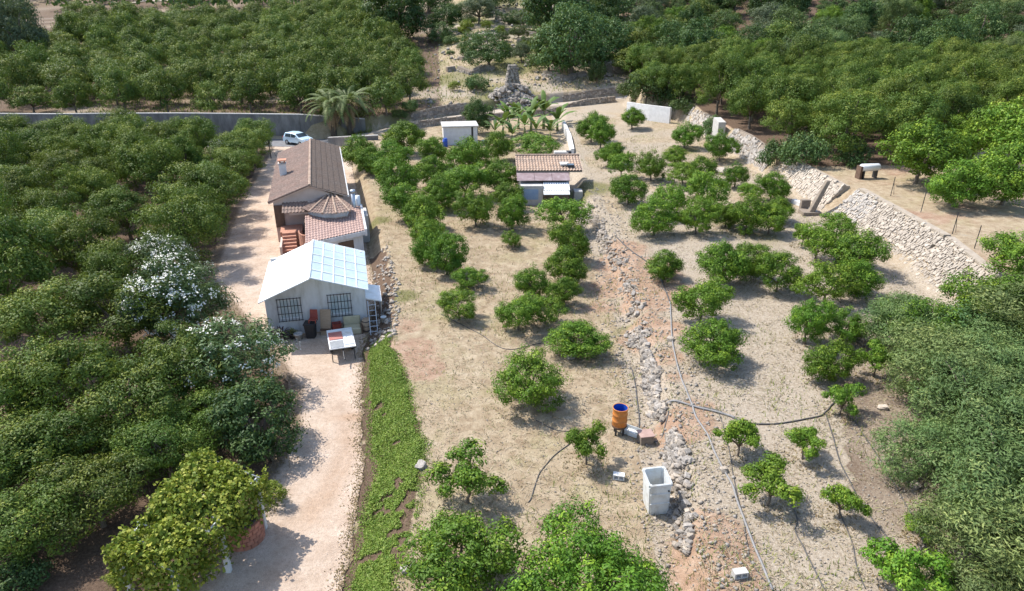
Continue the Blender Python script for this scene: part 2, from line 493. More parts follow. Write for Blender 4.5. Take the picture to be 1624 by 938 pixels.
lit = np.where((Y > yt + 2.5) & (X / np.maximum(Y, 1) < -.1), .55 + .6 * (nz3 - .4), lit)
lit = np.where((X > 11.5 + .35 * (Y - 18)) & (X < hw) & (Y < 33), .4 + .6 * (nz1 - .4), lit)
lit = np.maximum(lit, np.where((X > hw + 1.5) & (Y > 58), .75, 0))
lit = np.maximum(lit, np.where((X > bf - .25) & (X < bt + .15) & (Y < 47), .85, 0))
zone = np.stack([np.clip(stonyz, 0, 1), np.clip(soilz, 0, 1), np.clip(grn, 0, 1), np.clip(lit, 0, 1)], -1)
ny, nx = X.shape
idx = np.arange(nx * ny).reshape(ny, nx)
gf = np.stack([idx[:-1, :-1], idx[:-1, 1:], idx[1:, 1:], idx[1:, :-1]], -1).reshape(-1, 4)
ground = link('ground', fast_mesh('ground', np.stack([X, Y, Z], -1).reshape(-1, 3), gf, 'ground', zone=zone.reshape(-1, 4)))
ground.data.polygons.foreach_set('use_smooth', [True] * len(ground.data.polygons))
ground['kind'] = 'structure'

TRACKLINE = [(-8.56,16.59), (-7.83,19.11), (-7.28,21.51), (-6.90,23.92), (-7.19,25.25), (-7.51,26.23)]
def drive_l(y): return ip(DRIVE_LEFT, y) - .5 + .9 * (fbm(y / 1.1, y * 0, 31, 4) - .45)
def drive_r(y): return ip(BANK_FOOT, y) - .15 + .5 * (fbm(y / .9, y * 0 + 3, 33, 4) - .45)
def drive_in(x, y): return (x > drive_l(y)) & (x < drive_r(y))
def ribbon(name, ys, lo, hi, nu, m, lift, zonef=None, swap=False):
    U, V = np.meshgrid(np.linspace(0, 1, nu), ys)
    A = lo(V) * (1 - U) + hi(V) * U
    gX, gY = (V, A) if swap else (A, V)
    ii = np.arange(gX.size).reshape(gX.shape)
    f = np.stack([ii[:-1, :-1], ii[:-1, 1:], ii[1:, 1:], ii[1:, :-1]], -1).reshape(-1, 4)
    if swap: f = f[:, ::-1]
    o = link(name, fast_mesh(name, np.stack([gX, gY, ground_z(gX, gY) + lift], -1).reshape(-1, 3), f, m, zone=zonef(gX, gY).reshape(-1, 4) if zonef else None))
    o.data.polygons.foreach_set('use_smooth', [True] * len(o.data.polygons))
    o['kind'] = 'structure'
    return o
def drive_zone(x, y):
    d = np.full(x.shape, 9.0)
    for (ax_, ay_), (bx_, by_) in zip(TRACKLINE[:-1], TRACKLINE[1:]):
        t = np.clip(((x - ax_) * (bx_ - ax_) + (y - ay_) * (by_ - ay_)) / ((bx_ - ax_) ** 2 + (by_ - ay_) ** 2), 0, 1)
        d = np.minimum(d, np.hypot(x - ax_ - t * (bx_ - ax_), y - ay_ - t * (by_ - ay_)))
    o = np.clip(1.1 - np.abs(d - .15) / .8, 0, 1) * (.25 + .75 * fbm(x / .9, y / .9, 43))
    bx_, by_ = (-7.29,26.55)
    o = np.maximum(o, np.clip(1.3 - np.hypot((x - bx_) / 1.4, (y - by_) / .5), 0, 1))
    o = np.maximum(o, .55 * np.clip(fbm(x / 3, y / 3, 41) * 2.2 - 1.15, 0, 1))
    e = np.clip(1.1 - np.minimum(x - ip(DRIVE_LEFT, y), (ip(BANK_FOOT, y) - x) * 1.3) / .6, 0, 1)
    return np.stack([0 * o, o, e * .8, 0 * o + 1], -1)
ribbon('driveway', np.arange(8, 87, .22), drive_l, drive_r, 34, 'driveway', .025, drive_zone)
ribbon('road', np.arange(-115, -19, .6), lambda v: v * 0 + 86.8, lambda v: v * 0 + 91.5, 10, 'asphalt', .05, swap=True)
ribbon('dirt_track', np.arange(-21, 24, .25), lambda v: ip(TRACK, v) - 1.4 + .5 * (fbm(v, v * 0, 51) - .5), lambda v: ip(TRACK, v) + 1.4 + .5 * (fbm(v, v * 0, 52) - .5), 12, 'track', .03, swap=True)
pa, pb, pc = (-144.48,206.51), (-160.08,261.49), (-141.23,286.17)
ribbon('dirt_path', np.linspace(pa[0], pc[0] + 20, 160), lambda v: np.interp(v, [pa[0], pb[0], pc[0]], [pa[1], pb[1], pc[1]]) - 1.5, lambda v: np.interp(v, [pa[0], pb[0], pc[0]], [pa[1], pb[1], pc[1]]) + 2, 10, 'track', .25, swap=True)
# ---------------------------------------------------------------- stones and walls
def stone_mesh(seed, m):
    rs = random.Random(seed)
    bm = bmesh.new()
    bmesh.ops.create_cube(bm, size=1)
    bmesh.ops.bevel(bm, geom=bm.edges[:], offset=.17, segments=1, affect='EDGES')
    for v in bm.verts:
        v.co *= 1 + rs.uniform(-.2, .16)
        v.co.x += rs.uniform(-.06, .06)
    me = bpy.data.meshes.new('stone'); bm.to_mesh(me); bm.free()
    me.materials.append(MATS[m])
    return me
STONES = {m: [stone_mesh(i, m) for i in range(7)] for m in ('stone', 'pale_stone', 'hill_stone')}
def mixmat(o, per, seed, mats=('stone', 'pale_stone', 'hill_stone')):
    me = o.data
    for m_ in mats:
        if MATS[m_] not in list(me.materials): me.materials.append(MATS[m_])
    rs_ = np.random.default_rng(seed); n_ = len(me.polygons) // per
    me.polygons.foreach_set('material_index', np.repeat(rs_.integers(0, len(me.materials), n_), per).astype(np.int32))
def octa(rs, sx, sy, sz):
    q = [Vector((1, 0, 0)), Vector((0, 1, 0)), Vector((-1, 0, 0)), Vector((0, -1, 0)), Vector((0, 0, 1)), Vector((0, 0, -1))]
    return [Vector((p.x * sx * rs.uniform(.7, 1.2), p.y * sy * rs.uniform(.7, 1.2), p.z * sz * rs.uniform(.7, 1.2))) for p in q]
OF = [(0, 1, 4), (1, 2, 4), (2, 3, 4), (3, 0, 4), (1, 0, 5), (2, 1, 5), (3, 2, 5), (0, 3, 5)]
def block8(rs, c, ux, uy, uz, a, b, h, jit=.16):
    """an irregular squared stone: 8 jittered corners"""
    vs_ = []
    for z_ in (-1, 1):
        for x_, y_ in ((-1, -1), (1, -1), (1, 1), (-1, 1)):
            vs_.append(c + ux * (x_ * a * (1 - rs.random() * jit * 3)) + uy * (y_ * b * (1 - rs.random() * jit)) + uz * (z_ * h * (1 - rs.random() * jit * 2)))
    return vs_
BF = [(3, 2, 1, 0), (4, 5, 6, 7), (0, 1, 5, 4), (1, 2, 6, 5), (2, 3, 7, 6), (3, 0, 4, 7)]
def stone_wall(name, label, path, height, lean, m, fill, course=.24, length=(.22, .55), singles=0, cap=False, thick=.5, seed=1, cat='wall', base=-.15, group=None, rag=.15):
    """path: base line [(x,y)], face on the left-hand side of travel looks outward; height: number or list; lean: how far the top sets back"""
    rs = random.Random(seed)
    P0 = [Vector((p[0], p[1], 0)) for p in path]
    hs = height if isinstance(height, (list, tuple)) else [height] * len(path)
    c0 = P0[len(P0) // 2]
    org = Vector((c0.x, c0.y, gz(c0.x, c0.y)))
    w = thing(name, label, cat, org, group=group)
    core = MB(); joined = MB(); cand = []
    for i in range(len(P0) - 1):
        a, b = P0[i], P0[i + 1]
        d = (b - a); L = d.length; d.normalize()
        nrm = Vector((-d.y, d.x, 0))          # outward face direction
        za = gz(*(a + nrm * .5).xy) + base; zb = gz(*(b + nrm * .5).xy) + base
        Z_ = Vector((0, 0, 1))
        def top(p, h, z): return p - nrm * lean * (h / max(hs)) + Z_ * (z + h - base)
        f0, f1 = a + Z_ * za, b + Z_ * zb
        t0, t1 = top(a, hs[i], za), top(b, hs[i + 1], zb)
        inn = -nrm * thick
        ins = -nrm * .015
        core.hexa([p - org for p in (f0 + ins, f1 + ins, f1 + inn - nrm * lean, f0 + inn - nrm * lean)], [p - org for p in (t0 + ins - Z_ * .03, t1 + ins - Z_ * .03, t1 + inn - Z_ * .05, t0 + inn - Z_ * .05)])
        nc = max(2, int((max(hs[i], hs[i + 1]) - base) / course))
        for c_ in range(nc):
            s = rs.uniform(-.2, 0)
            while s < L:
                ln = rs.uniform(*length)
                u = (s + ln / 2) / L
                s += ln + .015
                if not 0 <= u <= 1: continue
                lo = f0.lerp(f1, u); hi = t0.lerp(t1, u)
                if c_ >= nc - 1 and rs.random() < rag * 3: continue
                v = (c_ + .5 + rs.uniform(-.3, .3)) / nc
                p = lo.lerp(hi, v) - nrm * rs.uniform(.045, .085)
                upv = (hi - lo).normalized()
                out = d.cross(upv).normalized()
                h_ = (hi - lo).length / nc
                tw = rs.uniform(-.22, .22)
                ux = (d * math.cos(tw) + upv * math.sin(tw)).normalized(); uz = ux.cross(out).normalized()
                cand.append((ln * h_, p, ux, out, uz, ln * .5, rs.uniform(.08, .14), h_ * rs.uniform(.36, .75)))
    cand.sort(key=lambda t: -t[0])
    for k, (ar, p, ux, uy, uz, a_, b_, h_) in enumerate(cand):
        if k < singles:
            M_ = Matrix((ux, uy, uz)).transposed().to_4x4()
            o = link('stone', rs.choice(STONES[m]), w)
            o.matrix_local = Matrix.Translation(p - org) @ M_ @ Matrix.Diagonal((a_ * 2.15, b_ * 2.4, h_ * 2.2, 1))
        else:
            joined.add(block8(rs, p - org, ux, uy, uz, a_, b_, h_), BF)
    core.build('wall_core', fill, w)
    if cap:
        for i in range(len(P0) - 1):
            a, b = P0[i], P0[i + 1]; d = (b - a).normalized(); nrm = Vector((-d.y, d.x, 0))
            q = []
            for p, h in ((a, hs[i]), (b, hs[i + 1])):
                zz = gz(*(p + nrm * .5).xy) + h
                q.append((p - nrm * (lean * h / max(hs)) + Vector((0, 0, zz)), nrm))
            lo = [q[0][0] + nrm * .06, q[1][0] + nrm * .06, q[1][0] - nrm * .4, q[0][0] - nrm * .4]
            MB().hexa([p_ - org - Vector((0, 0, .05)) for p_ in lo], [p_ - org + Vector((0, 0, .07)) for p_ in lo]).build('coping', 'pale_fill', w)
    if joined.v:
        j = joined.build('stonework', m, w); j['kind'] = 'stuff'; mixmat(j, 6, seed, ('pale_stone', m, m))
    return w

# rubble terrace wall between the middle and the right terrace, near the camera
def rubble(name, label, y0, y1, half, n, singles, seed, m='stone'):
    rs = random.Random(seed)
    ym = (y0 + y1) / 2
    org = Vector((float(ip(MID_WALL, ym)), ym, gz(float(ip(MID_WALL, ym)), ym)))
    w = thing(name, label, 'wall', org)
    J = MB(); c = []
    for i in range(n):
        y = rs.uniform(y0, y1)
        e = min(1, (y - y0) / .8, (y1 - y) / .8)
        u = rs.triangular(-1, 1, .1)
        x = float(ip(MID_WALL, y)) + .5 * (float(vnoise(y / 2.2, 7, seed)) - .5) + u * half * (.45 + .9 * float(vnoise(y / .9, 0, seed))) * max(.35, e)
        if float(vnoise(y / 1.1, 3, seed)) + .5 * float(vnoise(y / .4, 4, seed)) < .42: x += rs.uniform(-.5, .5); 
        if float(vnoise(y / 1.6, 13, seed)) < .3 and rs.random() < .75: continue
        s = rs.choice((.04, .05, .06, .07, .08, .10, .12)) * (.8 + .4 * rs.random())
        c.append((s, x, y))
    c.sort(reverse=True)
    for k, (s, x, y) in enumerate(c):
        z = gz(x, y) + s * rs.uniform(.1, .8) + .10 * max(0, 1 - abs(x - float(ip(MID_WALL, y))) / half)
        if k < singles:
            link('stone', rs.choice(STONES[rs.choice((m, 'stone', 'pale_stone', 'hill_stone'))]), w, Vector((x, y, z)) - org, (rs.uniform(-.5, .5), rs.uniform(-.5, .5), rs.uniform(0, 6.3)), (s * rs.uniform(1.7, 2.5), s * rs.uniform(1.3, 1.9), s * rs.uniform(1.0, 1.5)))
        else:
            q = [p + Vector((x, y, z)) - org for p in octa(rs, s * 1.1, s * .9, s * .7)]
            J.add(q, OF)
    j = J.build('rubble_fill', m, w); j['kind'] = 'stuff'; mixmat(j, 8, seed)
    return w
rubble('dry_stone_wall', 'collapsed grey rubble wall beside the white plastic tank in the foreground', 17.0, 23.4, .48, 2400, 200, 4)
rubble('dry_stone_wall', 'narrow grey rubble wall running uphill behind the orange barrel', 24.6, 33.5, .42, 2300, 180, 5)
rubble('dry_stone_wall', 'low crumbling stone edge between the orange earth slope and the tiled shed', 34.5, 56, .5, 1300, 60, 6, 'pale_stone')

hwx = lambda y, o=0: (float(ip(HIGH_WALL, y)) + o, y)
stone_wall('retaining_wall', 'tall pale sloping stone retaining wall below the orange terrace at right', [hwx(y, -.1) for y in (31, 35, 39, 43, 46.3)], [2.0, 2.05, 2.1, 2.1, 2.1], 2.15, 'pale_stone', 'pale_fill', .15, (.11, .30), 240, cap=True, seed=11)
stone_wall('retaining_wall', 'grey stone wall section at the upper end beside the leaning concrete pillar', [hwx(y, -.1) for y in (46.3, 48, 49.6)], 2.1, 2.1, 'stone', 'pale_fill', .17, (.13, .32), 70, cap=True, seed=12)
stone_wall('retaining_wall', 'whitish loose stone wall left of the leaning concrete pillar', [hwx(y, -.1) for y in (50.9, 54, 58, 61)], 2.0, 1.7, 'pale_stone', 'pale_fill', .21, (.18, .42), 120, seed=13)
stone_wall('retaining_wall', 'bulging grey stone wall under the right avocado grove', [hwx(y, -.1) for y in (62.5, 66, 70, 74)], [1.9, 2.1, 2.2, 2.1], 1.15, 'stone', 'wall_fill', .28, (.25, .6), 90, seed=14)
stone_wall('retaining_wall', 'rough low stone wall below the far corner of the right avocado grove', [hwx(y, -.1) for y in (78, 84, 90)], [2.0, 2.0, 1.9], 1.1, 'stone', 'wall_fill', .3, (.25, .6), 40, seed=15)
# bands above and below the dirt track, and on the hill
trk = lambda x, o: (x, float(ip(TRACK, x)) + o)
stone_wall('terrace_wall', 'dark stone terrace wall above the dirt track behind the white block shed', [trk(x, 2.1) for x in (-3.5, -7, -10.5, -14)], [.9, 1.5, 1.5, 1.3], .15, 'hill_stone', 'wall_fill', .3, (.25, .6), 40, seed=16)
stone_wall('terrace_wall', 'long low stone wall above the track below the big hillside tree', [trk(x, 2.1) for x in (23, 18, 13, 8)], [1.5, 1.4, 1.3, 1.0], .2, 'hill_stone', 'wall_fill', .3, (.25, .6), 40, seed=17)
stone_wall('terrace_wall', 'low stone edge holding the track behind the banana plants', [trk(x, -2.35) for x in (16, 11, 6, 1, -4, -9, -15)], .9, .1, 'hill_stone', 'wall_fill', .3, (.25, .6), 50, seed=18)
def heap(label, c, rx, ry, h, n, m, seed):
    rs = random.Random(seed)
    org = Vector((c[0], c[1], gz(*c)))
    w = thing('rock_heap', label, 'rocks', org)
    J = MB()
    for k in range(n):
        a = rs.uniform(0, 6.283); q = math.sqrt(rs.random())
        x_, y_ = q * rx * math.cos(a), q * ry * math.sin(a)
        z_ = h * (1 - q ** 1.6) + gz(c[0] + x_, c[1] + y_) - org.z
        s = rs.uniform(.25, .7) * (1.15 - .4 * q)
        if k < 70:
            link('stone', rs.choice(STONES[m]), w, (x_, y_, z_), (rs.uniform(-.5, .5), rs.uniform(-.5, .5), rs.uniform(0, 6)), (s * 1.5, s * 1.1, s))
        else:
            J.add([p + Vector((x_, y_, z_)) for p in octa(rs, s * .7, s * .6, s * .5)], OF)
    o = J.build('rubble_fill', m, w); o['kind'] = 'stuff'; mixmat(o, 8, seed)
    bm = bmesh.new(); bmesh.ops.create_uvsphere(bm, u_segments=20, v_segments=10, radius=1)
    for v in bm.verts:
        v.co = Vector((v.co.x * rx * .7, v.co.y * ry * .7, v.co.z * h * .72 + .1 * rs.uniform(-1, 1)))
    me = bpy.data.meshes.new('heap_core'); bm.to_mesh(me); bm.free(); me.materials.append(MATS['wall_fill']); link('heap_core', me, w)
heap('broad grey rubble mound below the ruined stone pillar', (0.57,106.35), 4.2, 2.2, 2.0, 700, 'hill_stone', 19)
heap('rocky ledge on the hillside path above the broad dark bush', (-5.34,146.74), 4.5, 2.2, 1.0, 220, 'pale_stone', 30)
stone_wall('terrace_wall', 'pale stone wall high on the hillside under the ridge path', [(17.67,131.86), (10.63,138.70), (4.62,139.84), (-1.41,134.60)], [.8, 1.1, 1.0, .6], .3, 'pale_stone', 'pale_fill', .35, (.4, .9), 30, seed=20)
stone_wall('terrace_wall', 'grey stone wall right of the big hillside tree', [(25.79,128.98), (20.99,123.41), (17.43,121.05)], [1.6, 1.6, 1.2], .3, 'hill_stone', 'wall_fill', .35, (.4, .9), 40, seed=22)
stone_wall('terrace_wall', 'pale rubble wall behind the citrus trees on the upper right terrace', [(46.44,62.18), (42.51,60.01), (39.35,58.46), (36.90,57.97)], .9, .1, 'pale_stone', 'pale_fill', .26, (.25, .6), 30, seed=23)

for k, (yy, xa, xb, hh, lb) in enumerate(((117.5, 14, 5, 1.0, 'stone terrace wall just above the track wall on the rocky slope'), (122, -3, -11, 1.1, 'stone terrace wall left of the ruined pillar'), (127, 13, 3, 1.2, 'stone terrace wall behind the ruined pillar'),
        (134, 2, -9, 1.1, 'stone terrace wall halfway up the left of the rocky slope'), (141, 12, 1, 1.2, 'stone terrace wall halfway up the rocky slope'), (152, 6, -10, 1.2, 'upper stone terrace wall on the rocky slope'), (166, 12, -4, 1.3, 'topmost stone terrace wall on the rocky slope'))):
    n_ = 6
    stone_wall('terrace_wall', lb, [(xa + (xb - xa) * i / n_, yy + 1.6 * math.sin(i * 1.3 + k)) for i in range(n_ + 1)], [hh * (.5 + .6 * float(vnoise(i * .8, k, 5))) for i in range(n_ + 1)], .35, 'hill_stone', 'wall_fill', .3, (.3, .8), 24, thick=.9, seed=40 + k, rag=.3)
# ruined pillar on the hill
px_, py_ = (0.10,113.21)
pil = thing('stone_pillar', 'tapering ruined stone pillar standing on the rocky hillside', 'ruin', (px_, py_, gz(px_, py_) - .1))
pil.scale = (1.0, .95, .88)
rs = random.Random(3)
core = MB(); core.hexa([(-1.05, -.8, 0), (1.05, -.8, 0), (1.05, .8, 0), (-1.05, .8, 0)], [(-.38, -.35, 3.6), (.30, -.35, 3.6), (.30, .35, 3.4), (-.38, .35, 3.4)])
core.build('pillar_core', 'wall_fill', pil)
for k in range(13):
    z = k * .285 + .12; s = 1 - .66 * (k / 13)
    for a in range(11):
        t = a / 11 * 6.283 + k * .5
        x_ = max(-.86, min(.86, math.cos(t) * 1.15)) * 1.22 * s; y_ = max(-.86, min(.86, math.sin(t) * 1.15)) * .95 * s
        link('stone', rs.choice(STONES['hill_stone']), pil, (x_, y_, z), (rs.uniform(-.2, .2), rs.uniform(-.2, .2), t + rs.uniform(-.3, .3)), (rs.uniform(.25, .6), rs.uniform(.3, .75), rs.uniform(.22, .42)))
# boulders in the rocky cut below the pillar and other single rocks
def boulder(pos, s, label, m='pale_stone', seed=0, squash=.7):
    rs = random.Random(seed)
    o = link('boulder', rs.choice(STONES[m]), None, (pos[0], pos[1], gz(*pos) + s * squash * .25), (rs.uniform(-.3, .3), rs.uniform(-.3, .3), rs.uniform(0, 6)), (s * 1.25, s, s * squash))
    return tag(o, label, 'rock')
boulder((14.20,19.78), .42, 'larger pale rock at the foot of the feathery shrubs at right', seed=1)
boulder((14.26,19.34), .30, 'smaller pale rock below the larger one by the right shrubs', seed=2)
boulder((13.17,15.24), .36, 'pale rock at the bottom right corner of the plot', seed=3)
boulder((15.48,24.18), .30, 'pale rock near the dark hose end by the shrubs', seed=4)
boulder((8.09,30.95), .30, 'white rock beside the hose on the orange slope', seed=5)
boulder((7.89,20.62), .26, 'white stone lying beside the long grey hose', seed=6)
boulder((3.01,30.65), .34, 'flat grey rock below the citrus row in the middle terrace', 'stone', 7)
boulder((-3.60,21.98), .36, 'grey rock on the top edge of the green bank', 'stone', 8)
boulder((19.53,63.20), .9, 'white rock pile stone among citrus trees near the high wall', seed=9)
boulder((-3.38,16.72), .42, 'long pale slab at the foot of the green bank in the foreground', 'stone', 10, .4)

# grey rendered wall along the road
def strip_wall(name, label, pts, hts, m, thick=.35, cap=None, cat='wall'):
    c0 = pts[len(pts) // 2]
    org = Vector((c0[0], c0[1], gz(*c0)))
    w = thing(name, label, cat, org)
    for i in range(len(pts) - 1):
        a = Vector((*pts[i], 0)); b = Vector((*pts[i + 1], 0)); d = (b - a).normalized(); nn = Vector((-d.y, d.x, 0)) * thick / 2
        za, zb = gz(*pts[i]), gz(*pts[i + 1])
        lo = [a - nn, b - nn, b + nn, a + nn]
        zz = [za, zb, zb, za]; hh = [hts[i], hts[i + 1], hts[i + 1], hts[i]]
        bot = [p + Vector((0, 0, z_ - .4)) - org for p, z_ in zip(lo, zz)]
        tp = [p + Vector((0, 0, z_ + h_)) - org for p, z_, h_ in zip(lo, zz, hh)]
        MB().hexa(bot, tp).build('wall_panel', m, w)
        if cap:
            k = nn * 1.25
            lo2 = [a - k, b - k, b + k, a + k]
            MB().hexa([p + Vector((0, 0, z_ + h_)) - org for p, z_, h_ in zip(lo2, zz, hh)], [p + Vector((0, 0, z_ + h_ + .1)) - org for p, z_, h_ in zip(lo2, zz, hh)]).build('coping', cap, w)
    return w
strip_wall('roadside_wall', 'long grey rendered retaining wall along the far side of the road', [(x, 91.75) for x in range(-108, -20, 8)] + [(-19.8, 93.6)], [2.45, 2.5, 2.4, 2.45, 2.5, 2.45, 2.4, 2.45, 2.5, 2.4, 2.3, 1.7], 'grey_render', .3, 'concrete')
strip_wall('low_kerb_wall', 'low grey kerb wall beside the road below the palm', [(-23.51,88.16), (-19.85,85.71), (-16.74,86.04)], [.7, .7, .5], 'grey_render', .3, 'concrete')
strip_wall('concrete_wall', 'whitish concrete wall closing the far end of the right terrace', [(15.68,95.15), (18.14,91.68), (20.27,89.21)], [2.0, 2.0, 2.0], 'pale_concrete', .3)
strip_wall('concrete_wall', 'short white concrete buttress in the high wall under the avocado grove', [hwx(75.6, .2), hwx(77.6, .2)], [2.0, 2.2], 'concrete', .8)
strip_wall('garden_wall', 'narrow pale concrete wall running uphill behind the tiled shed', [(6.67,75.04), (6.92,82.73), (6.89,93.44)], [.8, .8, .8], 'pale_concrete', .35)
strip_wall('irrigation_channel', 'pale concrete irrigation channel along the foot of the high wall', [(22.65,53.28), (22.96,51.86), (23.05,50.00)], [.3, .3, .3], 'pale_concrete', .35)
# leaning concrete pillar / flume in the gap of the high wall
x_, y_ = hwx(50.2, -1.0)
fl = thing('concrete_pillar', 'leaning grey concrete flume set in the gap of the high stone wall', 'pillar', (x_, y_, gz(x_, y_) - .1))
MB().hexa([(-.35, -.35, 0), (.1, -.35, 0), (.1, .1, 0), (-.35, .1, 0)], [(.75, -.2, 2.7), (1.05, -.2, 2.7), (1.05, .1, 2.7), (.75, .1, 2.7)]).build('flume', 'wall_fill', fl, bevel=.03)
MB().box(-.7, .7, -.5, .6, 0, .35).build('footing', 'wall_fill', fl, bevel=.03)
MB().box(-.5, .2, .62, 1.0, 0, 1.0).build('cheek_wall', 'wall_fill', fl, bevel=.03)

# ---------------------------------------------------------------- roofs
def tile_field(c00, c10, c01, pitch=.24, course=.42, amp=.045, step=.03, clip=None):
    """barrel-tile surface: c00 eave start, c10 eave end, c01 top of the slope above c00. clip(u,v)->u span limits, in 0..1"""
    c00, c10, c01 = Vector(c00), Vector(c10), Vector(c01)
    eu, ev = c10 - c00, c01 - c00
    n = eu.cross(ev).normalized()
    if n.z < 0: n = -n
    nu = max(3, int(eu.length / pitch)); nv = max(2, int(ev.length / course))
    m = MB()
    prof = [0, .7, 1, .7, 0, -.35]
    rows = []
    for j in range(nv):
        for e in (0, 1):
            v = (j + e) / nv
            lo, hi = clip(v) if clip else (0, 1)
            row = []
            for i in range(nu * 6 + 1):
                u = lo + (hi - lo) * i / (nu * 6)
                row.append(c00 + eu * u + ev * v + n * (amp * prof[i % 6] + (step if e == 0 else 0) + .004 * math.sin(i * 1.7 + j * 2.3)))
            rows.append(row)
    w = len(rows[0])
    vs_ = [p for r in rows for p in r]
    fs = [(k * w + i, k * w + i + 1, (k + 1) * w + i + 1, (k + 1) * w + i) for k in range(len(rows) - 1) for i in range(w - 1)]
    m.add(vs_, fs)
    return m
def ridge_tiles(parent, a, b, m, r=.11, step=.45):
    a, b = Vector(a), Vector(b); n = max(1, int((b - a).length / step))
    for i in range(n):
        p, q = a.lerp(b, i / n), a.lerp(b, (i + 1.06) / n)
        MB().tube([p, q], [r, r * .88], 8).build('ridge_tile', m, parent)

# ---------------------------------------------------------------- main house
hs_ = thing('long_house', 'long single-storey house with brown barrel-tile gable roof beside the driveway', 'house', (-15.5, 51.2, 0), R(15))
EL, RZ, ER, UL, UR, VL = 3.25, 4.4, 3.45, -3.2, 2.75, 18.4
m = MB(); m.box(UL + .35, -UL * 0 + UR - .35, .25, VL - .2, -.3, EL - .05)
m.hexa([(UL + .35, .25, EL - .05), (UR - .35, .25, EL - .05), (UR - .35, VL - .2, EL - .05), (UL + .35, VL - .2, EL - .05)],
       [(-.05, .25, RZ - .12), (.05, .25, RZ - .12), (.05, VL - .2, RZ - .12), (-.05, VL - .2, RZ - .12)])
m.build('wall', 'cream_wall', hs_)
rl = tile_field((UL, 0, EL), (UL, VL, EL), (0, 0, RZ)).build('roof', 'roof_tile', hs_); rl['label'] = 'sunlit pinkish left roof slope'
rr = tile_field((UR, 0, ER), (UR, VL + .8, ER), (0, 0, RZ)).build('roof', 'shaded_roof_tile', hs_); rr['label'] = 'right roof slope with its shade painted darker brown'
MB().hexa([(UL + .05, .05, EL - .1), (0, .05, RZ - .1), (0, VL, RZ - .1), (UL + .05, VL, EL - .1)], [(UL, .02, EL - .02), (0, .02, RZ - .02), (0, VL, RZ - .02), (UL, VL, EL - .02)]).build('roof_deck', 'cream_wall', hs_)
MB().hexa([(0, .05, RZ - .1), (UR - .05, .05, ER - .1), (UR - .05, VL, ER - .1), (0, VL, RZ - .1)], [(0, .02, RZ - .02), (UR, .02, ER - .02), (UR, VL, ER - .02), (0, VL, RZ - .02)]).build('roof_deck', 'cream_wall', hs_)
ridge_tiles(rl, (0, 0, RZ + .04), (0, VL, RZ + .04), 'orange_tile', .13, .5)
ridge_tiles(rl, (UL, .06, EL + .06), (0, .06, RZ + .06), 'roof_tile', .09)
ch = MB().box(-2.55, -2.0, 7.3, 7.85, 3.4, 4.55).build('chimney', 'pale_concrete', hs_, bevel=.02)
MB().box(-2.62, -1.93, 7.23, 7.92, 4.55, 4.63).build('chimney_cap', 'concrete', ch)
for s in (-2.5, -2.12):
    MB().box(s, s + .1, 7.35, 7.8, 4.63, 4.85).build('chimney_pot', 'terracotta', ch)
MB().box(-2.6, -1.9, 7.2, 7.95, 4.85, 4.91).build('chimney_roof', 'terracotta', ch)
# left wall openings and gutter
for v in (3.5, 8.5, 13.5):
    wd = MB().box(UL + .30, UL + .34, v, v + 1.1, 1.6, 2.7).build('window', 'white_wall', hs_)
    MB().box(UL + .28, UL + .30, v + .08, v + 1.02, 1.68, 2.62).build('pane', 'glass', wd)
MB().tube([(UR + .06, 0, ER - .05), (UR + .06, VL, ER - .05)], .07, 8).build('gutter', 'pale_concrete', hs_)
# lean-to roof in front of the gable
tile_field((-2.2, -1.3, 2.75), (.4, -1.3, 2.75), (-2.2, .6, 3.2), clip=lambda v: (0, 1)).build('lean_to_roof', 'roof_tile', hs_)
MB().hexa([(-1.7, -1.05, 2.5), (.4, -1.05, 2.5), (.4, .24, 2.5), (-1.7, .24, 2.5)], [(-1.7, -1.05, 2.68), (.4, -1.05, 2.68), (.4, .24, 2.98), (-1.7, .24, 2.98)]).build('lean_to_beam', 'cream_wall', hs_)
MB().box(-2.85, -2.15, .12, .2, 1.25, 3.0).build('gable_door', 'dark_wood', hs_)
# half-round porch with a fan of tiled hips
apx = Vector((1.55, .9, 3.62))
rim = [(-.75, -.9), (-.2, -2.0), (.75, -2.75), (1.75, -2.95), (2.75, -2.65), (3.0, -1.2)]
rim3 = [Vector((x_, y_, 2.92)) for x_, y_ in rim]
apse = None
for a, b in zip(rim3[:-1], rim3[1:]):
    top = [a.lerp(apx, .96), b.lerp(apx, .96)]
    nu = max(3, int((b - a).length / .24)); mm = MB(); rows = []
    nrm = (b - a).cross(apx - a).normalized(); nrm = nrm if nrm.z > 0 else -nrm
    prof = [0, .7, 1, .7, 0, -.35]
    for j in range(9):
        for e in (0, 1):
            v = min(1, (j + e) / 9)
            l_, r_ = a.lerp(top[0], v), b.lerp(top[1], v)
            rows.append([l_.lerp(r_, i / (nu * 6)) + nrm * (.045 * (1 - v * .7) * prof[i % 6] + (.03 if e == 0 else 0)) for i in range(nu * 6 + 1)])
    w_ = len(rows[0])
    mm.add([p for r_ in rows for p in r_], [(k * w_ + i, k * w_ + i + 1, (k + 1) * w_ + i + 1, (k + 1) * w_ + i) for k in range(len(rows) - 1) for i in range(w_ - 1)])
    o = mm.build('porch_roof', 'roof_tile', hs_)
    apse = apse or o
for p in rim3[1:-1]:
    ridge_tiles(apse, p + Vector((0, 0, .05)), p.lerp(apx, .95) + Vector((0, 0, .05)), 'orange_tile', .085)
m = MB()
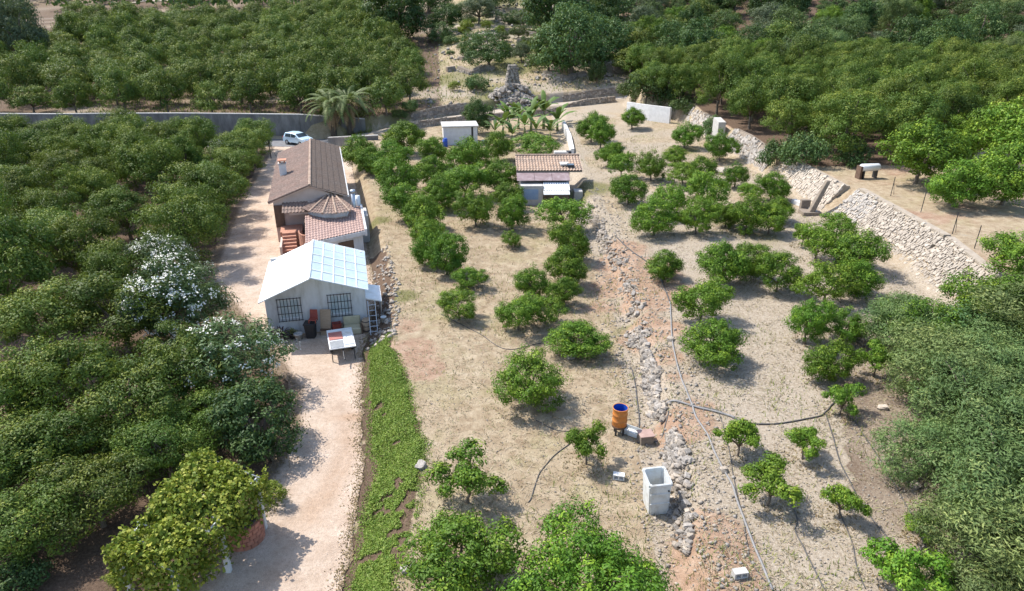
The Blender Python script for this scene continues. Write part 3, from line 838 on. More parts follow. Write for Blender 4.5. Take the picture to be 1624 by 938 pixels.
for a, b in zip(rim3[:-1], rim3[1:]):
    ia, ib = a.lerp(Vector((1.4, .4, 2.92)), .14), b.lerp(Vector((1.4, .4, 2.92)), .14)
    ja, jb = a.lerp(Vector((1.4, .4, 2.92)), .22), b.lerp(Vector((1.4, .4, 2.92)), .22)
    m.hexa([p - Vector((0, 0, .42)) for p in (ia, ib, jb, ja)], [p - Vector((0, 0, .02)) for p in (ia, ib, jb, ja)])
m.build('porch_band', 'white_wall', hs_)
m = MB()
for a, b in zip(rim3[:-1], rim3[1:]):
    ia, ib = a.lerp(Vector((1.4, .4, 2.92)), .15), b.lerp(Vector((1.4, .4, 2.92)), .15)
    ja, jb = a.lerp(Vector((1.4, .4, 2.92)), .21), b.lerp(Vector((1.4, .4, 2.92)), .21)
    m.hexa([p - Vector((0, 0, 2.9)) for p in (ia, ib, jb, ja)], [p - Vector((0, 0, .425)) for p in (ia, ib, jb, ja)])
m.build('porch_wall', 'cream_wall', hs_)
MB().box(-.3, 2.5, .05, .24, 1.5, 3.2).build('porch_back_wall', 'cream_wall', hs_)
# lower wing with a pinkish roof in front of the porch
tz = 1.5
fr = [Vector((-.35, -6.25, 0)), Vector((3.45, -4.75, 0)), Vector((3.4, .2, 0)), Vector((-.4, .2, 0))]
MB().hexa([p + Vector((0, 0, -.3)) for p in fr], [p + Vector((0, 0, z_)) for p, z_ in zip(fr, (1.92, 2.02, 2.48, 2.48))]).build('wing_wall', 'white_wall', hs_)
wr = tile_field((-.55, -6.5, 2.02), (3.6, -4.95, 2.1), (-.55, -1.6, 2.52), .22, .4, .035, .025).build('wing_roof', 'pink_tile', hs_); wr['label'] = 'low pinkish tiled roof in front of the porch'
MB().hexa([(-.6, -6.6, 1.7), (3.68, -5.0, 1.78), (3.68, -4.85, 1.78), (-.6, -6.45, 1.7)], [(-.6, -6.6, 2.0), (3.68, -5.0, 2.08), (3.68, -4.85, 2.08), (-.6, -6.45, 2.0)]).build('fascia', 'white_wall', hs_)
MB().hexa([(3.62, -5.0, 1.7), (3.78, -5.0, 1.7), (3.78, -.2, 2.1), (3.62, -.2, 2.1)], [(3.62, -5.0, 2.22), (3.78, -5.0, 2.22), (3.78, -.2, 2.72), (3.62, -.2, 2.72)]).build('parapet', 'white_wall', hs_)
MB().box(-.62, -.42, -2.6, -1.7, 1.4, 2.3).build('arch_opening', 'dark_wood', hs_)
for k in range(9):
    t = R(175 + k * 17)
    c_ = Vector((-.55, -3.0, 0)); rr_ = 1.25
    a, b = t, t + R(15.5)
    q = [c_ + Vector((math.cos(z_) * r_ * .45, math.sin(z_) * r_, 0)) for z_, r_ in ((a, rr_), (b, rr_), (b, rr_ - .18), (a, rr_ - .18))]
    MB().hexa([p + Vector((0, 0, .0)) for p in q], [p + Vector((0, 0, tz + .35)) for p in q]).build('curved_brick_wall', 'brick', hs_)
for k in range(8):
    MB().box(-2.35, -1.35, -3.9 + k * .3, -1.5, k * .17, (k + 1) * .17).build('stair_step', 'brick', hs_)
MB().box(-2.5, -2.35, -3.9, -1.4, 0, 1.0).build('stair_wall', 'cream_wall', hs_)
MB().box(-2.5, -.9, -1.5, .2, 0, 1.36).build('stair_landing', 'brick', hs_)
flue = MB().tube([(3.15, -.35, 1.4), (3.15, -.35, 3.75)], .16, 14).build('flue_pipe', 'galvanised', hs_, True)
MB().tube([(3.15, -.35, 3.72), (3.15, -.35, 3.95)], [.2, .2], 14).build('flue_cap', 'galvanised', flue, True)
MB().tube([(3.5, -.1, 2.0), (3.5, -.1, 3.4)], .18, 12).build('flue_pipe', 'white_metal', hs_, True)
MB().box(3.52, 4.1, -1.6, .6, -.2, 2.2).build('chimney_stack', 'concrete', hs_, bevel=.03)
for a in (.4, 2.0):
    f0 = fr[0].lerp(fr[1], a / 3.8) + Vector((.0, -.03, 0)); f1 = fr[0].lerp(fr[1], (a + 1.1) / 3.8) + Vector((.0, -.03, 0)); bk_ = Vector((0, .05, 0))
    MB().hexa([p + Vector((0, 0, .05)) for p in (f0, f1, f1 + bk_, f0 + bk_)], [p + Vector((0, 0, 1.5)) for p in (f0, f1, f1 + bk_, f0 + bk_)]).build('cellar_door', 'dark_wood', hs_)

# ---------------------------------------------------------------- white-roofed annex
ax_ = thing('white_annex', 'low white outbuilding with white and translucent sheet gable roof', 'building', (-11.2, 34.3, 0), R(13))
U0, U1, V0, V1, AE, AR = -2.45, 3.05, .9, 5.7, 2.66, 3.86
m = MB()
win = [(-1.75, -.6), (1.0, 2.15)]
zs0, zs1 = 1.0, 2.2
xs = [U0, win[0][0], win[0][1], win[1][0], win[1][1], U1]
for i in range(5):
    if i in (1, 3):
        m.box(xs[i], xs[i + 1], V0, V0 + .2, -.2, zs0); m.box(xs[i], xs[i + 1], V0, V0 + .2, zs1, AE)
    else:
        m.box(xs[i], xs[i + 1], V0, V0 + .2, -.2, AE)
m.build('front_wall', 'white_wall', ax_)
MB().hexa([(U0, V0, AE), (U1, V0, AE), (U1, V0 + .2, AE), (U0, V0 + .2, AE)], [(.1, V0, AR - .1), (.3, V0, AR - .1), (.3, V0 + .2, AR - .1), (.1, V0 + .2, AR - .1)]).build('gable_wall', 'white_wall', ax_)
MB().box(U0, U0 + .2, V0 + .2, V1, -.2, AE).build('side_wall', 'white_wall', ax_)
MB().box(U1 - .2, U1, V0 + .2, V1, -.2, AE + .1).build('side_wall', 'white_wall', ax_)
MB().box(U0, U1, V1, V1 + .2, -.2, AE + .3).build('back_wall', 'white_wall', ax_)
for a, b in win:
    fm = MB()
    fm.box(a, b, V0 + .05, V0 + .12, zs0, zs0 + .06).box(a, b, V0 + .05, V0 + .12, zs1 - .06, zs1).box(a, a + .06, V0 + .05, V0 + .12, zs0 + .06, zs1 - .06).box(b - .06, b, V0 + .05, V0 + .12, zs0 + .06, zs1 - .06)
    fm.box((a + b) / 2 - .03, (a + b) / 2 + .03, V0 + .05, V0 + .12, zs0 + .06, zs1 - .06)
    wf = fm.build('window', 'white_metal', ax_)
    MB().box(a + .06, b - .06, V0 + .13, V0 + .14, zs0 + .06, zs1 - .06).build('pane', 'inner_plastic', wf)
    for k in range(8):
        x_ = a - .06 + k * (b - a + .12) / 7
        MB().tube([(x_, V0 - .08, zs0 - .12), (x_, V0 - .08, zs1 + .12)], .018, 6).build('bar', 'dark_metal', wf)
    for k in range(4):
        z_ = zs0 - .08 + k * (zs1 - zs0 + .16) / 3
        MB().tube([(a - .1, V0 - .08, z_), (b + .1, V0 - .08, z_)], .018, 6).build('rail', 'dark_metal', wf)
MB().hexa([(U0 - .15, -.35, AE - .02), (.2, -.35, AR - .06), (.2, V1 + .3, AR - .06), (U0 - .15, V1 + .3, AE - .02)], [(U0 - .15, -.35, AE + .04), (.2, -.35, AR), (.2, V1 + .3, AR), (U0 - .15, V1 + .3, AE + .04)]).build('white_roof_sheet', 'white_roof', ax_)
def corr(c00, c10, c01, waves, amp, nm, mt, parent):
    c00, c10, c01 = Vector(c00), Vector(c10), Vector(c01)
    eu, ev = c10 - c00, c01 - c00
    n_ = eu.cross(ev).normalized(); n_ = n_ if n_.z > 0 else -n_
    mm = MB(); W = waves * 8 + 1
    ps = [[c00 + eu * (i / (W - 1)) + ev * t + n_ * amp * math.sin(i * math.pi / 4) for i in range(W)] for t in (0, 1)]
    mm.add(ps[0] + ps[1], [(i, i + 1, W + i + 1, W + i) for i in range(W - 1)])
    return mm.build(nm, mt, parent, True)
nr = 5
for k in range(nr):
    a, b = -.35 + k * (V1 + .65) / nr, -.35 + (k + 1.04) * (V1 + .65) / nr
    dz = .008 * (k % 2)
    corr((U1 + .2, a, AE + .2 + dz), (U1 + .2, b, AE + .2 + dz), (.2, a, AR + .01 + dz), 8, .018, 'clear_roof_sheet', 'clear_sheet', ax_)
for k in range(6):
    v = -.33 + k * (V1 + .60) / 5
    MB().hexa([(.22, v, AR + .03), (U1 + .2, v, AE + .22), (U1 + .2, v + .05, AE + .22), (.22, v + .05, AR + .03)], [(.22, v, AR + .05), (U1 + .2, v, AE + .24), (U1 + .2, v + .05, AE + .24), (.22, v + .05, AR + .05)]).build('sheet_seam', 'white_roof', ax_)
for k in range(1, 5):
    u0 = .2 + k * (U1) / 5; z0 = AR - (AR - AE - .2) * (u0 - .2) / U1
    MB().box(u0 - .025, u0 + .025, -.34, V1 + .28, z0 + .026, z0 + .045).build('sheet_batten', 'white_roof', ax_)
for k in range(1, 7):
    v = -.35 + k * (V1 + .65) / 7
    MB().hexa([(U0 - .15, v, AE + .043), (.2, v, AR + .003), (.2, v + .03, AR + .003), (U0 - .15, v + .03, AE + .043)], [(U0 - .15, v, AE + .06), (.2, v, AR + .02), (.2, v + .03, AR + .02), (U0 - .15, v + .03, AE + .06)]).build('sheet_seam', 'white_roof', ax_)
for k in range(5):
    u = .2 + k * (U1 - .1) / 4.6
    z_ = AR - (AR - AE - .2) * (u - .2) / (U1)
    MB().box(u - .035, u + .035, V0 + .2, V1, z_ - .13, z_ - .05).build('purlin', 'wood', ax_)
MB().tube([(.2, -.36, AR + .03), (.2, V1 + .3, AR + .03)], .05, 6).build('ridge_cap', 'white_roof', ax_)
MB().hexa([(U1, 1.0, 1.75), (U1 + .9, .9, 1.55), (U1 + .9, 3.2, 1.55), (U1, 3.2, 1.75)], [(U1, 1.0, 1.82), (U1 + .9, .9, 1.62), (U1 + .9, 3.2, 1.62), (U1, 3.2, 1.82)]).build('side_canopy', 'white_roof', ax_)
for v in (1.0, 3.0):
    MB().tube([(U1 + .8, v, 0), (U1 + .85, v, 1.58)], .035, 6).build('canopy_post', 'galvanised', ax_)
# ---- clutter along the annex front (all in annex coordinates)
AM = Matrix.Translation((-11.2, 34.3, 0)) @ Matrix.Rotation(R(13), 4, 'Z')
def aloc(u, v, z=None):
    p = AM @ Vector((u, v, 0))
    return Vector((p.x, p.y, gz(p.x, p.y) + .02 if z is None else z))
rs = random.Random(8)
def spiky(u, v, s, label, m='dark_plant', n=38, pot=True):
    t = thing('potted_plant', label, 'plant', aloc(u, v), rs.uniform(0, 6))
    if pot: MB().lathe([(.16 * s, 0), (.22 * s, .3 * s), (.24 * s, .3 * s), (.24 * s, .34 * s), (.2 * s, .34 * s)], 12).build('pot', 'black_plastic', t)
    mm = MB()
    for i in range(n):
        a = rs.uniform(0, 6.28); e = rs.uniform(.1, 1.4); L = s * rs.uniform(.5, .8); z0 = .3 * s if pot else .05
        d = Vector((math.cos(a) * math.cos(e), math.sin(a) * math.cos(e), math.sin(e))); sd = Vector((-math.sin(a), math.cos(a), 0)) * .05 * s
        p0 = Vector((0, 0, z0)); p1 = p0 + d * L * .6; p2 = p1 + (d + Vector((0, 0, -.6))) * L * .45
        mm.add([p0 - sd * .5, p0 + sd * .5, p1 + sd, p1 - sd, p2], [(0, 1, 2, 3), (3, 2, 4)])
    mm.build('leaves', m, t)
spiky(-2.3, .35, .95, 'leftmost dark spiky potted plant against the annex front wall')
spiky(-1.75, .2, 1.05, 'middle dark spiky potted plant under the barred left window')
spiky(-1.2, .45, .8, 'small green-brown plant right of the dark potted plants', 'stem')
po = thing('clay_pot', 'pale clay pot standing between the potted plants and black bin', 'pot', aloc(-.85, .2))
MB().lathe([(.14, 0), (.23, .35), (.25, .35), (.25, .42), (.2, .42), (.18, .38)], 16).build('pot_body', 'concrete', po, True)
MB().lathe([(.01, .36), (.19, .37)], 16).build('pot_soil', 'dark_wood', po)
bn = thing('bin', 'black plastic bin by the annex front wall', 'bin', aloc(-.15, .35))
MB().hexa([(-.24, -.22, 0), (.24, -.22, 0), (.24, .22, 0), (-.24, .22, 0)], [(-.3, -.27, .85), (.3, -.27, .85), (.3, .27, .85), (-.3, .27, .85)]).build('bin_body', 'black_plastic', bn, bevel=.03)
MB().box(-.33, .33, -.3, .3, .852, .93).build('bin_lid', 'black_plastic', bn, bevel=.02)
chr_ = thing('garden_chair', 'red garden chair stacked on the black bin', 'chair', aloc(.05, .35, aloc(.05, .35).z + .935))
MB().box(-.22, .22, -.22, .22, .16, .2).build('seat', 'red_paint', chr_, bevel=.01)
MB().hexa([(-.22, .18, .2), (.22, .18, .2), (.22, .22, .2), (-.22, .22, .2)], [(-.2, .3, .62), (.2, .3, .62), (.2, .34, .62), (-.2, .34, .62)]).build('backrest', 'red_paint', chr_)
for sx in (-.19, .19):
    for sy in (-.19, .19):
        MB().box(sx - .02, sx + .02, sy - .02, sy + .02, 0, .16).build('leg', 'red_paint', chr_)
bd = thing('plywood_board', 'tan plywood board leaning upright against the annex wall', 'board', aloc(.68, .45))
MB().hexa([(-.3, -.12, 0), (.3, -.12, 0), (.3, -.08, 0), (-.3, -.08, 0)], [(-.3, .30, 1.45), (.3, .30, 1.45), (.3, .34, 1.44), (-.3, .34, 1.44)]).build('panel', 'wood', bd)
MB().hexa([(-.3, -.15, .3), (.3, -.15, .3), (.3, -.04, .3), (-.3, -.04, .3)], [(-.3, -.13, .38), (.3, -.13, .38), (.3, -.01, .38), (-.3, -.01, .38)]).build('batten', 'dark_wood', bd)
def crate(u, v, z, w, d, h, m, label, rz=0):
    c = thing('crate', label, 'crate', aloc(u, v) + Vector((0, 0, z)), R(13) + rz)
    MB().box(-w / 2, w / 2, -d / 2, d / 2, 0, .03).build('crate_floor', m, c)
    for k in range(3):
        a, b = .04 + k * h / 3, (k + .8) * h / 3 + .04
        MB().box(-w / 2, w / 2, -d / 2, -d / 2 + .02, a, b).build('slat', m, c); MB().box(-w / 2, w / 2, d / 2 - .02, d / 2, a, b).build('slat', m, c)
        MB().box(-w / 2, -w / 2 + .02, -d / 2 + .02, d / 2 - .02, a, b).build('slat', m, c); MB().box(w / 2 - .02, w / 2, -d / 2 + .02, d / 2 - .02, a, b).build('slat', m, c)
    for sx in (-1, 1):
        for sy in (-1, 1):
            x_, y_ = sx * (w / 2 - .04), sy * (d / 2 - .04)
            MB().box(x_ - .02, x_ + .02, y_ - .02, y_ + .02, .03, h + .04).build('corner_post', m, c)
crate(1.25, .45, 0, .5, .4, .3, 'red_paint', 'lower red crate under the barred right window')
crate(1.3, .45, .345, .5, .4, .3, 'red_paint', 'upper red crate stacked under the barred right window', .15)
crate(1.75, .55, 0, .5, .4, .35, 'blue_plastic', 'blue crate behind the beige covered sofa')
sf = thing('sofa', 'beige covered sofa standing outside the annex at right', 'sofa', aloc(2.15, .35), R(13))
MB().box(-.5, .5, -.35, .3, 0, .4).build('seat', 'tarp', sf, bevel=.06)
MB().hexa([(-.5, .3, .0), (.5, .3, .0), (.5, .45, .0), (-.5, .45, .0)], [(-.48, .36, .85), (.48, .36, .85), (.48, .5, .85), (-.48, .5, .85)]).build('backrest', 'tarp', sf, bevel=.04)
for s in (-.6, .505):
    MB().box(s, s + .095, -.35, .3, 0, .55).build('armrest', 'dark_wood', sf, bevel=.02)
ba = thing('wooden_barrel', 'brown wooden barrel beside the beige sofa', 'barrel', aloc(2.95, .3))
MB().lathe([(.2, 0), (.26, .2), (.28, .4), (.26, .6), (.2, .8), (.17, .8), (.17, .75)], 18).build('staves', 'wood', ba, True)
for z_ in (.12, .4, .68):
    MB().lathe([(.275 if z_ == .4 else .245, z_ - .025), (.29 if z_ == .4 else .26, z_), (.275 if z_ == .4 else .245, z_ + .025)], 18).build('hoop', 'dark_metal', ba)
ld = thing('ladder', 'metal ladder leaning by the right corner of the annex', 'ladder', aloc(3.35, .1), R(13))
for s in (-.2, .2):
    MB().tube([(s, -.5, 0), (s, .35, 1.75)], .025, 6).build('rail', 'galvanised', ld)
for k in range(6):
    t = (k + .6) / 6.4
    MB().tube([(-.2, -.5 + .85 * t, 1.75 * t), (.2, -.5 + .85 * t, 1.75 * t)], .018, 6).build('rung', 'galvanised', ld)
bk = thing('bucket', 'white bucket on the ground beside the annex ladder', 'bucket', aloc(3.95, .2))
MB().lathe([(.12, 0), (.16, .3), (.17, .3), (.17, .33), (.14, .32), (.11, .05)], 16).build('bucket_body', 'white_plastic', bk, True)
# flat farm trailer
tr = thing('farm_trailer', 'small flat farm trailer with red panel on its deck before the annex', 'trailer', aloc(1.55, -1.8), R(13 + 5))
for k in range(6):
    MB().box(-.68, .68, -1.15 + k * .385, -1.15 + k * .385 + .375, .78, .83).build('deck_plank', 'white_metal', tr)
MB().box(-.62, .10, -.15, .75, .834, .865).build('red_panel', 'red_mat', tr)
MB().box(.14, .62, -.9, .95, .834, .87).build('white_panel', 'white_plastic', tr)
MB().box(-.62, .08, -1.1, -.3, .834, .86).build('grey_panel', 'galvanised', tr)
for s in (-.66, .60):
    MB().box(s, s + .06, -1.15, 1.15, .70, .778).build('side_beam', 'dark_metal', tr)
for v in (-1.05, 1.0):
    MB().box(-.6, .6, v, v + .06, .68, .76).build('cross_beam', 'dark_metal', tr)
for s in (-.56, .56):
    wh = MB().tube([(s - .07, .15, .28), (s + .07, .15, .28)], .28, 20).build('wheel', 'tyre', tr)
    MB().tube([(s - .08, .15, .28), (s + .08, .15, .28)], .14, 12).build('rim', 'galvanised', wh)
for s in (-.6, .56):
    MB().box(s, s + .05, -1.08, -1.03, 0, .68).build('leg', 'dark_metal', tr)
MB().tube([(-.5, .15, .28), (.5, .15, .28)], .03, 8).build('axle', 'dark_metal', tr)
MB().tube([(0, -1.1, .68), (0, -1.9, .5)], .035, 8).build('drawbar', 'dark_metal', tr)

# ---------------------------------------------------------------- tiled shed on the middle terrace
sx_, sy_ = .55, 57.6
sh = thing('tiled_shed', 'small farm shed with orange barrel-tile roof over a rusty sheet roof', 'shed', (sx_, sy_, gz(sx_ + 2, sy_) - .05), R(1.5))
W = 4.9
MB().box(.15, W - .2, 2.9, 5.6, 0, 2.55).build('wall', 'concrete', sh)
MB().box(.2, 2.15, .15, 2.85, 0, 1.75).build('wall', 'concrete', sh)
MB().box(.45, 1.75, .10, .15, .55, 1.45).build('painted_door', 'blue_wall', sh)
MB().box(2.15, 4.5, 1.2, 2.85, 0, 1.6).build('wall', 'wall_fill', sh)
tile_field((-.1, 2.5, 2.5), (W + .95, 2.5, 2.5), (-.1, 5.9, 3.1), .27, .45, .06, .035).build('tile_roof', 'orange_tile', sh)
MB().hexa([(-.08, 2.5, 2.36), (W + .9, 2.5, 2.36), (W + .9, 5.9, 2.96), (-.08, 5.9, 2.96)], [(-.08, 2.5, 2.46), (W + .9, 2.5, 2.46), (W + .9, 5.9, 3.06), (-.08, 5.9, 3.06)]).build('roof_deck', 'wall_fill', sh)
ridge_tiles(sh, (-.1, 5.9, 3.16), (W + .95, 5.9, 3.16), 'orange_tile', .13, .5)
for k in range(3):
    a = -.08 + k * 1.56
    MB().hexa([(a, .9, 2.0), (a + 1.53, .9, 2.0), (a + 1.53, 2.48, 2.32), (a, 2.48, 2.32)], [(a, .9, 2.04), (a + 1.53, .9, 2.04), (a + 1.53, 2.48, 2.36), (a, 2.48, 2.36)]).build('rusty_roof_sheet', 'rust_sheet', sh)
corr((2.2, -.1, 1.45), (4.45, -.1, 1.45), (2.2, 1.1, 1.85), 11, .03, 'corrugated_sheet', 'white_metal', sh)
MB().hexa([(2.15, -.75, 1.2), (4.4, -.75, 1.2), (4.4, -.12, 1.38), (2.15, -.12, 1.38)], [(2.15, -.75, 1.24), (4.4, -.75, 1.24), (4.4, -.12, 1.42), (2.15, -.12, 1.42)]).build('white_sheet', 'white_plastic', sh)
for x_ in (2.3, 4.3):
    MB().tube([(x_, -.6, 0), (x_, -.6, 1.22)], .05, 6).build('post', 'dark_wood', sh)
MB().box(3.9, 4.7, 3.3, 4.3, 2.78, 2.9).build('roof_hatch', 'concrete', sh)
MB().box(4.5, 5.1, 3.0, 3.6, 2.75, 2.9).build('skylight', 'glass', sh)
cp = MB().box(3.6, 4.9, 6.2, 7.0, 0, 3.35).build('rear_chamber', 'concrete', sh)
MB().box(4.75, 5.2, 6.3, 6.8, 2.9, 3.4).build('vent', 'dark_metal', cp)
MB().box(W + .1, W + .9, 1.4, 2.4, 0, .9).build('stone_step', 'concrete', sh, bevel=.05)

# ---------------------------------------------------------------- white block shed with flat roof
bx0, by0 = (-8.22,82.64)
bs_ = thing('block_shed', 'small flat-roofed white concrete block shed below the track', 'shed', (bx0, by0, gz(bx0 + 1, by0) - .05), R(8))
MB().box(0, 3.35, 0, .18, 0, 2.2).build('front_wall', 'pale_concrete', bs_)
MB().box(0, .18, .18, 3.0, 0, 2.2).build('side_wall', 'pale_concrete', bs_)
MB().box(3.6, 4.1, 0.02, 3.0, 0, 2.2).build('side_wall', 'pale_concrete', bs_)
MB().box(.18, 3.6, 2.82, 3.0, 0, 2.2).build('back_wall', 'pale_concrete', bs_)
MB().box(3.35, 3.6, .06, .12, 0, 2.1).build('door', 'dark_metal', bs_)
MB().box(-.15, 4.25, -.2, 3.2, 2.2, 2.34).build('roof_slab', 'concrete', bs_, bevel=.03)
x_, y_ = (-7.99,82.64)
br = thing('water_drum', 'blue plastic drum standing at the white block shed', 'drum', (x_, y_ - .7, gz(x_, y_ - .7)))
MB().lathe([(.27, 0), (.3, .05), (.3, .3), (.32, .33), (.3, .36), (.3, .6), (.32, .63), (.3, .66), (.28, .93), (.24, .95)], 20).build('drum_body', 'blue_plastic', br, True)
MB().lathe([(.25, .952), (.25, .985)], 20).build('drum_lid', 'blue_plastic', br)
x_, y_ = (-3.39,83.74)
bw = thing('bucket', 'white tub on the ground right of the block shed', 'tub', (x_, y_, gz(x_, y_)))
MB().lathe([(.25, 0), (.35, .4), (.37, .4), (.33, .38), (.25, .1)], 16).build('tub_body', 'white_plastic', bw, True)

# ---------------------------------------------------------------- orange barrel on a stand
x_, y_ = (4.54,24.17)
ob = thing('orange_barrel', 'open orange barrel with blue inside on a dark stand', 'barrel', (x_, y_, gz(x_, y_)))
r_ = .31
for a in range(4):
    t = R(45 + a * 90)
    MB().tube([(.22 * math.cos(t), .22 * math.sin(t), -.05), (.22 * math.cos(t), .22 * math.sin(t), .34)], .045, 8).build('leg', 'dark_metal', ob)
MB().lathe([(.28, .34), (.28, .39)], 24).build('stand_top', 'dark_metal', ob)
MB().lathe([(r_ - .02, .39), (r_, .42), (r_, .68), (r_ + .015, .7), (r_, .72), (r_, .98), (r_ + .015, 1.0), (r_, 1.02), (r_, 1.26), (r_ + .02, 1.28), (r_ + .02, 1.31), (r_ - .005, 1.31), (r_ - .01, 1.2), (r_ - .01, .43)], 28).build('barrel_shell', 'orange_plastic', ob, True)
MB().lathe([(r_ - .014, 1.30), (r_ - .016, .6), (.02, .6), (.001, .6)][::-1], 28, end=False).build('barrel_liner', 'blue_plastic', ob)
MB().lathe([(r_ + .016, .40), (r_ + .016, .47)], 24).build('base_band', 'dark_wood', ob)
# ---------------------------------------------------------------- white plastic tank
x_, y_ = (5.24,19.67)
tk = thing('plastic_tank', 'tall open translucent white plastic tank on the dry grass', 'tank', (x_, y_, gz(x_, y_) + .02), R(6))
tk.rotation_euler = (R(2), R(-3), R(6))
w2, d2, h2 = .40, .46, 1.42
def ring(k, z_, ins=0): return [(-w2 * k + ins, -d2 * k + ins, z_), (w2 * k - ins, -d2 * k + ins, z_), (w2 * k - ins, d2 * k - ins, z_), (-w2 * k + ins, d2 * k - ins, z_)]
m = MB()
rgs = [ring(.90, 0), ring(.99, h2 - .1), ring(1.06, h2 - .09), ring(1.06, h2), ring(1.0, h2, .04), ring(.9, .06, .04)]
for a, b in zip(rgs[:-1], rgs[1:]):
    m.add(a + b, [(0, 1, 5, 4), (1, 2, 6, 5), (2, 3, 7, 6), (3, 0, 4, 7)])
m.add(rgs[-1], [(0, 1, 2, 3)]); m.add(rgs[0], [(3, 2, 1, 0)])
bm = bmesh.new(); me = m.mesh('tank_shell', 'white_plastic'); bm.from_mesh(me)
bmesh.ops.remove_doubles(bm, verts=bm.verts[:], dist=1e-4)
bmesh.ops.bevel(bm, geom=[e for e in bm.edges if abs((e.verts[0].co - e.verts[1].co).normalized().z) > .8], offset=.05, segments=3, affect='EDGES')
bm.to_mesh(me); bm.free(); link('tank_shell', me, tk)
MB().tube([(w2 * .75, -d2 * .98, h2 - .32), (w2 * .75, -d2 * 1.06, h2 - .32)], .035, 10).build('spout', 'black_plastic', tk)
for z_ in (.5, .95):
    MB().box(-w2 * .9, w2 * .9, -d2 * (.91 + .09 * z_ / h2) - .02, -d2 * (.9 + .09 * z_ / h2), z_, z_ + .05).build('rib', 'white_plastic', tk)
# small pieces near the barrel
def slab(pos, dims, rot, m, label, name, cat):
    t = thing(name, label, cat, (pos[0], pos[1], gz(*pos)), rot)
    return t
x_, y_ = (5.08,24.19)
tr2 = thing('plastic_tray', 'white plastic tray lying on the ground beside the orange barrel', 'tray', (x_, y_, gz(x_, y_)), R(-35))
MB().box(-.34, .34, -.22, .22, 0, .05).build('tray_floor', 'white_plastic', tr2)
for a in ((-.36, -.34, -.22, .22), (.34, .36, -.22, .22), (-.36, .36, -.24, -.22), (-.36, .36, .22, .24)):
    MB().box(*a, 0, .2).build('tray_side', 'white_plastic', tr2)
x_, y_ = (5.57,23.62)
bxb = thing('valve_box', 'small block valve box with terracotta lid near the orange barrel', 'box', (x_, y_, gz(x_, y_) - .05), R(10))
MB().box(-.28, .28, -.25, .25, 0, .42).build('box_body', 'wall_fill', bxb, bevel=.02)
MB().box(-.31, .31, -.28, .28, .421, .47).build('box_lid', 'pink_tile', bxb, bevel=.01)
def hollow(pos, label, rz, m):
    t = thing('hollow_block', label, 'block', (pos[0], pos[1], gz(*pos) + .01), rz)
    mm = MB()
    w, d, h = .22, .12, .22
    for a, b in ((-w, -w + .05), (-.025, .025), (w - .05, w)):
        mm.box(a, b, -d, d, .04, h - .04)
    mm.box(-w, w, -d, d, 0, .04).box(-w, w, -d, d, h - .04, h)
    mm.build('block_shell', m, t)
hollow((4.12,21.23), 'white hollow block lying between the orange barrel and the white tank', R(-12), 'pale_concrete')
hollow((6.95,15.58), 'grey hollow block lying on the orange soil at the bottom edge', R(10), 'concrete')

# ---------------------------------------------------------------- hoses
def hose(pts, r, label, m='hose', sub=9, wob=.05):
    rs = random.Random(len(label))
    pp = []
    for (a, b) in zip(pts[:-1], pts[1:]):
        for k in range(sub):
            t = k / sub
            pp.append((a[0] + (b[0] - a[0]) * t, a[1] + (b[1] - a[1]) * t))
    pp.append(pts[-1])
    arr = np.array(pp)
    for _ in range(10):
        arr[1:-1] = .25 * arr[:-2] + .5 * arr[1:-1] + .25 * arr[2:]
    for i in range(1, len(arr) - 1):
        arr[i] += wob * (np.array([float(vnoise(i / 5, 0, len(label))), float(vnoise(i / 5, 9, len(label)))]) - .5) * 2
    o = MB().tube([(x, y, gz(x, y) + r * .9) for x, y in arr], r, 6).build('irrigation_hose', m, None, True)
    tag(o, label, 'hose')
hose([(9.00,35.47), (8.19,30.95), (7.80,27.23), (7.71,24.91), (7.87,22.06), (7.97,19.85), (7.85,17.34), (7.78,15.04)], .042, 'long grey main hose running down the right terrace', 'grey_hose', 12)
hose([(7.47,47.06), (8.09,43.78), (9.22,40.74), (9.00,35.47)], .04, 'dark hose crossing the orange earth slope', 'hose')
hose([(6.64,25.56), (7.71,24.91), (8.75,24.38), (9.29,23.94)], .05, 'short grey hose branching left from the hose junction', 'grey_hose')
hose([(7.71,24.91), (8.78,24.50), (9.55,23.53), (10.77,23.32), (12.45,23.68), (13.20,24.13), (13.75,24.80)], .033, 'thick black hose crossing the right terrace to the small shrub')
hose([(8.71,24.61), (8.58,22.84), (8.26,20.86), (7.91,18.78), (7.65,17.02), (7.37,16.24), (7.70,15.37)], .02, 'thin hose beside the long grey main hose')
hose([(13.06,23.91), (12.34,21.04), (12.05,18.95), (12.11,17.42), (12.21,16.21), (12.02,15.10)], .025, 'thin drip hose winding right of the small citrus trees')
hose([(9.69,22.76), (9.76,20.11), (9.64,18.14), (9.31,17.26), (9.36,15.94), (9.33,14.97)], .025, 'thin drip hose passing under the large small-leaved citrus bush')
hose([(11.35,19.28), (10.97,17.18), (10.50,14.99)], .022, 'thin drip hose by the bottom right citrus tree')
hose([(13.96,23.60), (13.88,21.30), (13.58,18.87), (13.37,17.66), (12.96,15.48)], .022, 'thin drip hose along the foot of the right shrubs')
hose([(5.92,29.67), (5.80,27.04), (5.50,24.61), (5.37,24.17)], .03, 'dark hose dropping down to the valve box')
hose([(2.45,23.52), (1.47,22.43), (0.92,21.10), (0.60,19.89)], .022, 'curved thin hose on the dry grass left of the small citrus')
hose([(1.05,25.16), (2.10,24.17), (3.19,24.39), (4.03,24.61)], .02, 'thin hose reaching the orange barrel from the left')
hose([(-4.11,35.81), (-1.80,33.40), (-0.39,31.31), (1.62,32.30)], .02, 'thin hose on the dry grass between the citrus trees')
